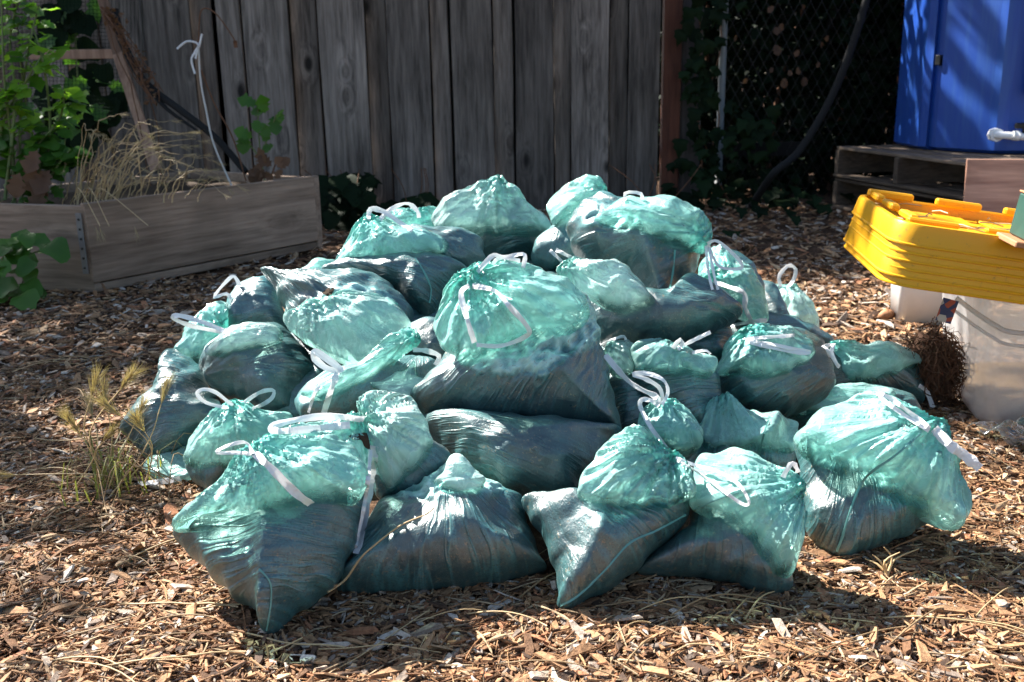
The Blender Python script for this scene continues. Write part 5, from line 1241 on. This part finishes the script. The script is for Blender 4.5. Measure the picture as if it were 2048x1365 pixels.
bag('AB', 'pale loose bag at the left rear with a white string pointing left',
    ('film', [(352, 708), (376, 665), (405, 625), (434, 609), (458, 608), (458, 654), (440, 690), (412, 725), (365, 722)], 2.38, 36, dict(kf=.8, kb=.8, pull=(452, 660))),
    ('body', [(365, 715), (400, 680), (445, 670), (450, 710), (410, 740), (370, 735)], 2.36, 38, dict(kf=.7, kb=1.2, lift0=.2)))
bag('Y', 'dark wrinkled bag with a teal seam strip beneath the upper left bag',
    ('body', [(640, 548), (690, 526), (740, 517), (823, 513), (900, 520), (935, 540), (915, 562), (885, 596), (876, 628), (855, 637), (826, 622), (795, 592), (720, 572)], 2.33, 38, dict(kf=.85, kb=1.2, pull=(500, 500), amp=1.4, lift0=.06)))
bag('X', 'upper left bag with a translucent cone neck and white loops on top',
    ('body', [(730, 520), (765, 480), (800, 463), (840, 456), (901, 462), (950, 470), (968, 503), (962, 532), (925, 548), (840, 545), (755, 535)], 2.46, 36, dict(kf=.8, kb=1.2, pull=(720, 430), amp=1.3, lift0=.12)),
    ('film', [(670, 532), (692, 482), (716, 450), (733, 436), (762, 438), (802, 454), (862, 468), (900, 495), (860, 520), (780, 527), (720, 532)], 2.44, 34, dict(kf=.6, kb=.6, pull=(738, 440))))
bag('AI', 'bag top peeking out behind the upper left bag, by the fence ivy',
    ('film', [(772, 440), (790, 424), (840, 424), (872, 418), (885, 440), (870, 470), (800, 470)], 2.75, 30, dict(kf=.8, kb=.8, pull=(840, 425))))
bag('AH', 'thin film of a bag showing at the left behind the horned bag',
    ('film', [(600, 548), (630, 524), (660, 521), (685, 535), (690, 560), (640, 570), (605, 565)], 2.60, 34, dict(kf=.8, kb=.8)))
bag('W', 'rear bag with a pale crumpled dome, highest at the back left of middle',
    ('body', [(866, 445), (885, 425), (960, 415), (1050, 420), (1094, 440), (1092, 465), (1066, 512), (973, 525), (905, 490)], 2.72, 34, dict(kf=.8, kb=1.2, lift0=.12)),
    ('film', [(864, 440), (881, 413), (921, 393), (961, 379), (997, 372), (1026, 386), (1058, 412), (1097, 437), (1090, 462), (1040, 472), (960, 474), (890, 468)], 2.66, 34, dict(kf=.78, kb=.8, mat=M['film_w'], pull=(1000, 375), amp=1.5)))
# upper right
bag('J', 'rear bag with a translucent puff leaning left, behind the top right bag',
    ('body', [(1062, 515), (1074, 483), (1106, 453), (1143, 431), (1190, 420), (1200, 480), (1160, 535), (1110, 540), (1080, 533)], 2.55, 36, dict(kf=.8, kb=1.2, lift0=.30, pull=(1150, 400), amp=1.3)),
    ('film', [(1096, 412), (1110, 388), (1139, 369), (1175, 359), (1203, 367), (1214, 386), (1206, 405), (1180, 425), (1143, 438), (1106, 450)], 2.62, 30, dict(kf=.75, kb=.7, pull=(1214, 388))))
bag('AJ', 'bag hidden behind the top right bag, only its white loop showing',
    ('film', [(1235, 405), (1250, 398), (1290, 398), (1310, 415), (1290, 450), (1240, 440)], 2.75, 30, dict(kf=.8, kb=.8)))
bag('I', 'top right bag, highest of the heap, with a bulging bright film crown',
    ('body', [(1137, 463), (1143, 431), (1175, 402), (1207, 391), (1243, 400), (1320, 430), (1385, 470), (1400, 510), (1394, 540), (1366, 578), (1328, 622), (1302, 602), (1262, 545), (1235, 535), (1187, 527), (1153, 503)], 2.24, 34, dict(kf=.75, kb=1.2, pull=(1450, 500), amp=1.5, lift0=.04, loose=[[(1150, 450), (1200, 425), (1280, 450), (1340, 480), (1330, 497), (1250, 490), (1170, 480)]])),
    ('film', [(1190, 440), (1235, 405), (1284, 397), (1336, 399), (1384, 421), (1414, 446), (1421, 479), (1409, 504), (1376, 500), (1336, 488), (1264, 466)], 2.30, 30, dict(kf=.72, kb=.6, pull=(1412, 490))))
bag('L', 'loose bright bag at the right shoulder under the hanging white strings',
    ('film', [(1398, 560), (1404, 521), (1426, 498), (1466, 510), (1497, 541), (1523, 587), (1537, 631), (1530, 648), (1488, 640), (1444, 600)], 2.40, 34, dict(kf=.8, kb=.9, pull=(1425, 560))),
    ('body', [(1420, 520), (1450, 500), (1490, 515), (1518, 555), (1530, 600), (1500, 640), (1450, 620)], 2.46, 34, dict(kf=.75, kb=1.1, lift0=.1)))
bag('K', 'bag with a white puffed neck under the top right bag',
    ('body', [(1172, 605), (1203, 678), (1243, 690), (1304, 698), (1336, 697), (1384, 680), (1445, 650), (1482, 628), (1445, 590), (1405, 562), (1372, 556), (1330, 590), (1260, 590)], 2.10, 38, dict(kf=.85, kb=1.2, pull=(1520, 640), amp=1.1)),
    ('film', [(1112, 540), (1143, 519), (1187, 530), (1227, 528), (1259, 541), (1289, 574), (1306, 606), (1284, 616), (1251, 622), (1203, 616), (1163, 588), (1135, 562)], 2.10, 34, dict(kf=.75, kb=.7, mat=M['film_w'], pull=(1125, 530))))
bag('M', 'small dark bag at the right rear beside the pale green one',
    ('body', [(1510, 568), (1535, 562), (1556, 580), (1576, 630), (1580, 665), (1545, 660), (1525, 630)], 2.72, 32, dict(kf=.8, kb=1.2, lift0=.10)))
bag('N', 'pale green right rear bag standing on the mulch with an upright white loop',
    ('film', [(1549, 582), (1566, 570), (1590, 572), (1608, 590), (1624, 615), (1637, 650), (1637, 678), (1605, 682), (1572, 672)], 2.95, 28, dict(kf=.85, kb=.9, mat=M['film_w'], pull=(1572, 568))),
    ('body', [(1570, 640), (1610, 640), (1634, 660), (1636, 680), (1605, 685), (1575, 676)], 2.96, 34, dict(kf=.7, kb=1.0, lift0=.2)))

# sacks buried in the heap that carry the upper ones
def to_px(p):
    d = np.asarray(p, float) - CAM; z = d @ FW; return (1024 + FPX * (d @ RT) / z, 682.5 - FPX * (d @ UP) / z)
for k, (x, y, z, w_, h_) in enumerate([(.28, 2.25, 0, .34, .2), (.05, 2.35, 0, .4, .24), (-.3, 2.3, 0, .4, .2), (-.5, 2.55, 0, .36, .22), (-.15, 2.7, 0, .4, .24), (.2, 2.75, 0, .4, .24), (.5, 2.7, 0, .34, .2), (.55, 2.42, 0, .32, .16),
        (-.28, 2.75, .2, .36, .2), (.0, 2.82, .2, .38, .2), (.32, 2.72, .2, .36, .2), (.1, 2.5, .2, .36, .16), (-.1, 2.0, 0, .36, .16), (.3, 1.98, 0, .3, .14)]):
    th = np.linspace(0, 2 * np.pi, 14, endpoint=False); sq = 1 / (np.abs(np.cos(th)) ** 3 + np.abs(np.sin(th)) ** 3) ** (1 / 3)
    o_ = [to_px((x + w_ / 2 * c_ * q_, y, max(.004, z + h_ / 2 + h_ / 2 * s_ * q_))) for c_, s_, q_ in zip(np.cos(th), np.sin(th), sq)]
    e_ = bag('buried%d' % k, 'dark bag buried in the core of the heap, hardly visible', ('body', o_, y, 12, dict(kf=.85, kb=.85, lift0=.08, fine=.6)))
    e_['group'] = 'bags buried inside the heap'

# ------------------------------------------------------------------ drawstrings and seams laid on the bags
bpy.context.view_layer.update()
DG = bpy.context.evaluated_depsgraph_get()
def cast(px, py):
    d = nrm(ray(px, py)); ok, loc, *_ = scene.ray_cast(DG, Vector(CAM), Vector(d))
    return np.linalg.norm(np.array(loc) - CAM) if ok else 99.0
def lay(pts, step=7, off=.006, maxjump=.13, smooth=3, ref=None, hug=True):
    P = np.asarray(pts, float); L = np.linalg.norm(np.diff(P, axis=0), axis=1).sum(); n = max(6, int(L / step))
    Q = catmull(P, n); t = np.array([cast(*q) for q in Q])
    r = t[0] if ref is None else ref
    if r > 20: r = t.min()
    t = np.where(np.abs(t - r) > maxjump, np.nan, t)
    ok = ~np.isnan(t)
    if ok.sum() == 0: t[:] = r
    else: t = np.interp(np.arange(n), np.where(ok)[0], t[ok])
    t0 = t.copy()
    for _ in range(smooth): t = np.convolve(np.pad(t, 1, 'edge'), [.25, .5, .25], 'valid')
    t = (np.minimum(t, t0 + .001) if hug else t) - off
    W = np.array([CAM + nrm(ray(*q)) * tt for q, tt in zip(Q, t)]); return W, Q
def ribbon(key, pts, wpx=13, name='drawstring', mat=None, off=.007, twist=.8, seed=0, lift=0.0, thick=.0004, maxjump=.13, ref=None):
    W, Q = lay(pts, off=off, maxjump=maxjump, ref=ref); n = len(W); g = np.random.default_rng(seed + n)
    t = np.linspace(0, 1, n)
    V = W - CAM; dist = np.linalg.norm(V, axis=1)
    W = W - V / dist[:, None] * (lift * np.sin(np.pi * t))[:, None]
    T = np.gradient(W, axis=0); T /= np.linalg.norm(T, axis=1, keepdims=True) + 1e-9
    vd = V / dist[:, None]; S = np.cross(T, vd); S /= np.linalg.norm(S, axis=1, keepdims=True) + 1e-9
    tw = twist * noise2(t * 3 + seed, t * 0 + seed * 1.7) * 1.6
    U = np.cross(S, T); S2 = S * np.cos(tw)[:, None] + U * np.sin(tw)[:, None]; U2 = np.cross(S2, T)
    w = .78 * wpx / FPX * dist / 2 * (1 + .35 * noise2(t * 7 + seed * 3, t * 0 + 2.2) + .12 * noise2(t * 25 + seed, t * 0 + 5.2))
    th = thick; fold = .14 * (1 if seed % 2 else -1)
    ring = [(-1, 0, -th), (0, fold, -th), (1, 0, -th), (1, 0, th), (0, fold, th), (-1, 0, th)]
    R_ = np.stack([W + S2 * (a * w)[:, None] - U2 * (f * w)[:, None] * (-1) + U2 * h for a, f, h in ring], 1).reshape(-1, 3); m = 6
    i = np.arange(n - 1)[:, None] * m; j = np.arange(m)[None]
    F = np.stack([i + j, i + (j + 1) % m, i + (j + 1) % m + m, i + j + m], -1).reshape(-1, 4)
    caps = np.array([[0, 1, 4, 5], [1, 2, 3, 4], [(n - 1) * m + 5, (n - 1) * m + 4, (n - 1) * m + 1, (n - 1) * m], [(n - 1) * m + 4, (n - 1) * m + 3, (n - 1) * m + 2, (n - 1) * m + 1]])
    R_[:, 2] = np.maximum(R_[:, 2], gh(R_[:, 0], R_[:, 1]) + .004)
    return obj(name, R_, [F, caps], mat or M['tape'], BAGS[key], False)
RB = [
 ('A', [(505, 908), (495, 888), (475, 886), (440, 899), (436, 906), (470, 906), (502, 908)], 9), ('A', [(508, 906), (540, 935), (590, 985), (622, 1009)], 19),
 ('B', [(727, 840), (663, 833), (606, 838), (552, 850), (549, 862), (606, 860), (700, 850)], 17), ('B', [(748, 893), (744, 943), (732, 1012), (714, 1107)], 22), ('B', [(741, 900), (737, 950), (727, 1020), (709, 1103)], 10),
 ('AE', [(465, 812), (433, 786), (408, 779), (394, 788), (413, 806), (453, 816)], 9), ('AE', [(488, 806), (520, 785), (546, 781), (545, 795), (528, 808), (505, 818)], 10),
 ('AF', [(687, 742), (661, 723), (630, 703), (628, 715), (650, 735), (680, 745)], 16), ('AF', [(674, 748), (663, 778), (648, 826)], 17), ('AF', [(640, 770), (628, 790), (617, 826)], 9), ('AF', [(826, 700), (852, 702), (878, 712), (872, 731)], 13),
 ('AB', [(460, 668), (412, 647), (361, 632), (347, 637), (383, 652), (449, 666)], 12), ('AA', [(480, 572), (469, 554), (456, 560), (428, 594), (452, 588), (463, 598)], 8),
 ('E', [(938, 572), (922, 588), (936, 644), (949, 686)], 14), ('E', [(945, 572), (989, 582), (1018, 612), (1056, 656), (1050, 674), (1002, 692), (953, 690)], 13), ('E', [(955, 545), (985, 512), (1010, 515), (1048, 509), (1046, 536)], 12), ('E', [(985, 530), (1000, 516), (1040, 522)], 10),
 ('I', [(1415, 488), (1433, 482), (1461, 503), (1483, 528), (1478, 538), (1441, 535), (1425, 512), (1416, 490)], 8), ('I', [(1412, 492), (1416, 540), (1425, 580)], 7), ('I', [(1418, 494), (1428, 550), (1436, 580)], 7),
 ('L', [(1426, 563), (1457, 574), (1488, 587), (1490, 614), (1501, 640), (1512, 662)], 12), ('L', [(1430, 566), (1466, 601), (1484, 628)], 10), ('L', [(1466, 651), (1500, 644), (1534, 641)], 11),
 ('O', [(1492, 678), (1549, 674), (1589, 671)], 9), ('O', [(1492, 681), (1540, 688), (1580, 697), (1619, 704), (1600, 706), (1540, 695), (1494, 684)], 10),
 ('N', [(1562, 574), (1558, 553), (1576, 532), (1591, 538), (1588, 558), (1577, 574)], 9), ('P', [(1650, 693), (1668, 690), (1662, 704), (1673, 728), (1679, 734)], 10), ('P', [(1838, 772), (1853, 783), (1866, 816)], 11), ('P', [(1645, 692), (1655, 700), (1660, 715)], 9),
 ('H', [(1860, 858), (1815, 822), (1781, 797), (1757, 788), (1770, 803), (1815, 835), (1858, 862)], 11), ('H', [(1868, 858), (1900, 890), (1930, 912), (1960, 937)], 24),
 ('S', [(1322, 808), (1312, 794), (1260, 765), (1210, 710)], 14), ('S', [(1324, 810), (1336, 785), (1326, 760), (1292, 747), (1266, 750), (1290, 758), (1318, 775), (1326, 800)], 11), ('S', [(1318, 812), (1303, 802), (1284, 800), (1281, 815), (1303, 857), (1335, 899)], 11),
 ('G', [(1352, 916), (1391, 931), (1439, 945), (1478, 970), (1498, 1004), (1486, 1009), (1449, 984), (1391, 942), (1355, 922)], 8),
 ('T', [(1346, 697), (1360, 679), (1365, 688), (1356, 700)], 10), ('T', [(1366, 692), (1395, 677), (1421, 665)], 9), ('T', [(1384, 706), (1410, 701), (1421, 709)], 7), ('U', [(1204, 690), (1225, 680), (1247, 673), (1252, 684)], 9),
 ('X', [(737, 442), (741, 419), (768, 424), (800, 446), (825, 462)], 13), ('X', [(760, 440), (778, 421), (813, 407), (834, 422), (838, 436)], 11), ('AJ', [(1250, 402), (1252, 386), (1280, 387), (1285, 399)], 9),
 ('K', [(1100, 501), (1112, 512), (1124, 524)], 9), ('K', [(1112, 500), (1130, 509), (1148, 519)], 10), ('R', [(1566, 955), (1580, 930), (1590, 930), (1596, 945)], 12), ('AD', [(280, 968), (320, 964), (361, 958)], 15),
]
for k, (key, pts, w) in enumerate(RB): ribbon(key, pts, w, seed=k, lift=.004 + .006 * (k % 3), maxjump=.30 if key == 'G' else .13)
for k, (key, pts, w) in enumerate([
 ('A', [(518, 1138), (540, 1165), (542, 1205), (533, 1262)], 8), ('F', [(1372, 1030), (1312, 1062), (1259, 1087), (1210, 1141), (1156, 1192), (1120, 1212)], 10), ('H', [(1840, 868), (1791, 911), (1732, 955), (1703, 1014), (1686, 1070), (1674, 1104)], 11),
 ('I', [(1350, 500), (1346, 543), (1338, 584), (1328, 616)], 9), ('Y', [(830, 516), (848, 544), (862, 577), (859, 606)], 9), ('R', [(1537, 840), (1527, 872), (1517, 912)], 9), ('G', [(1386, 1021), (1439, 998), (1478, 986)], 7)]):
    ribbon(key, pts, w * .5, 'seam', M['seam'], off=.002, twist=.15, seed=90 + k, thick=.0004)

# torn patches with bare soil, straw stalk across the front
def patch(key, poly):
    P = catmull(np.array(poly, float), 20, True); c = P.mean(0); t = np.array([cast(*q) for q in P]); t = np.where(np.abs(t - np.median(t)) > .05, np.median(t), t)
    W = [CAM + nrm(ray(*q)) * (tt - .002) for q, tt in zip(P, t)]; m = CAM + nrm(ray(*c)) * (cast(*c) - .006)
    V = np.array(W + [m]); T = np.array([[k, (k + 1) % 20, 20] for k in range(20)]); obj('bare_compost', V, T, M['soil'], BAGS[key], True)
patch('B', [(698, 872), (715, 868), (733, 866), (738, 880), (740, 898), (730, 895), (722, 880), (708, 880)])
patch('Z', [(642, 590), (655, 577), (668, 576), (664, 588), (655, 598)])
W, Q = lay([(655, 1185), (690, 1160), (720, 1118), (745, 1094), (800, 1052), (850, 1030), (868, 1016)], off=.022, maxjump=.3, smooth=25, hug=False)
st = empty('straw_stalk', 'long bent dry straw stalk leaning across the low front bag', 'straw', W[0] * [1, 1, 0])
mb = MB(); mb.tube(W, np.linspace(.0022, .0012, len(W)), 5); mb.build('stalk', M['straw'], st, True)
mb = MB(); mb.tube(W[2:5] + [0, -.003, .004], [.001, .003, .001], 5); mb.build('node_leaf', M['straw_dark'], st, True)

# ------------------------------------------------------------------ trees beyond the fence that dapple the light
def tree(label, x, y, h, crowns, size, seed):
    g = np.random.default_rng(seed); t = empty('shade_tree', label, 'tree', (x, y, 0))
    P = catmull([(x, y, -.05), (x + .08, y, h * .35), (x - .05, y + .1, h * .7), (x, y, h)], 24); mb = MB(); mb.tube(P, np.linspace(.16, .06, 24), 10)
    for c in crowns:
        a = P[g.integers(12, 22)]; c3 = np.array(c[:3]); mb.tube(catmull([a, (a + c3) / 2 + [0, 0, .2], c3], 12), np.linspace(.05, .008, 12), 6)
    mb.build('trunk', M['bark'], t, True)
    cent = []; wt = []
    for c in crowns:
        m = max(3, c[6] // 22); q = g.normal(0, 1, (m, 3)); q /= np.linalg.norm(q, axis=1, keepdims=True); q *= g.uniform(.1, 1, (m, 1)) ** .5
        cent.append(np.array(c[:3]) + q * np.array(c[3:6])); wt.append(np.full(m, c[6] / m))
    cent = np.concatenate(cent); wt = np.concatenate(wt); nleaf = int(wt.sum()); wt /= wt.sum(); sprd = .14 if size > .1 else .07
    def smp(n):
        k = g.choice(len(cent), n, p=wt); return cent[k] + g.normal(0, sprd, (n, 3))
    V, F = leaf_cloud(nleaf, smp, size, g); obj('crown', V, F, M['leaf'], t, kind='stuff')
tree('leafy tree beyond the board fence, its crown above the picture', -2.6, 9.0, 4.3, [(-5.0, 7.1, 4.5, .8, .8, .5, 1700), (-3.85, 7.4, 4.6, .8, .8, .5, 1700), (-2.55, 7.7, 4.6, .9, .8, .5, 1800), (-1.45, 8.1, 4.5, .9, .8, .5, 1800), (-2.9, 9.0, 5.2, 1.8, 1.2, .7, 2500), (-.45, 7.8, 4.4, .6, .5, .3, 240)], .12, 61)
tree('leafy tree beyond the left end of the fence, its crown above the picture', -6.2, 7.6, 4.2, [(-4.8, 5.3, 4.5, .6, 1.1, .4, 900), (-5.7, 6.3, 4.7, .9, .9, .6, 1300)], .11, 62)
tree('fine-leaved tree beyond the fence whose low bough overhangs the yard above the picture', -3.6, 7.4, 4.3, [(-2.1, 4.9, 4.3, .30, .25, .25, 130), (-4.5, 4.2, 4.4, .4, .22, .2, 110)], .085, 64)
tree('unseen dense tree added beyond the chain link fence to block sky above the dark corner', 2.6, 9.0, 3.6, [(2.0, 8.0, 3.4, 1.2, 1.0, .8, 3000), (3.2, 7.7, 3.3, 1.2, 1.0, .7, 3000), (.9, 8.8, 4.2, 1.2, 1.0, .7, 2500), (4.2, 8.4, 3.6, 1.3, 1.1, .8, 2500)], .13, 63)  # tree added to keep sky light off the corner
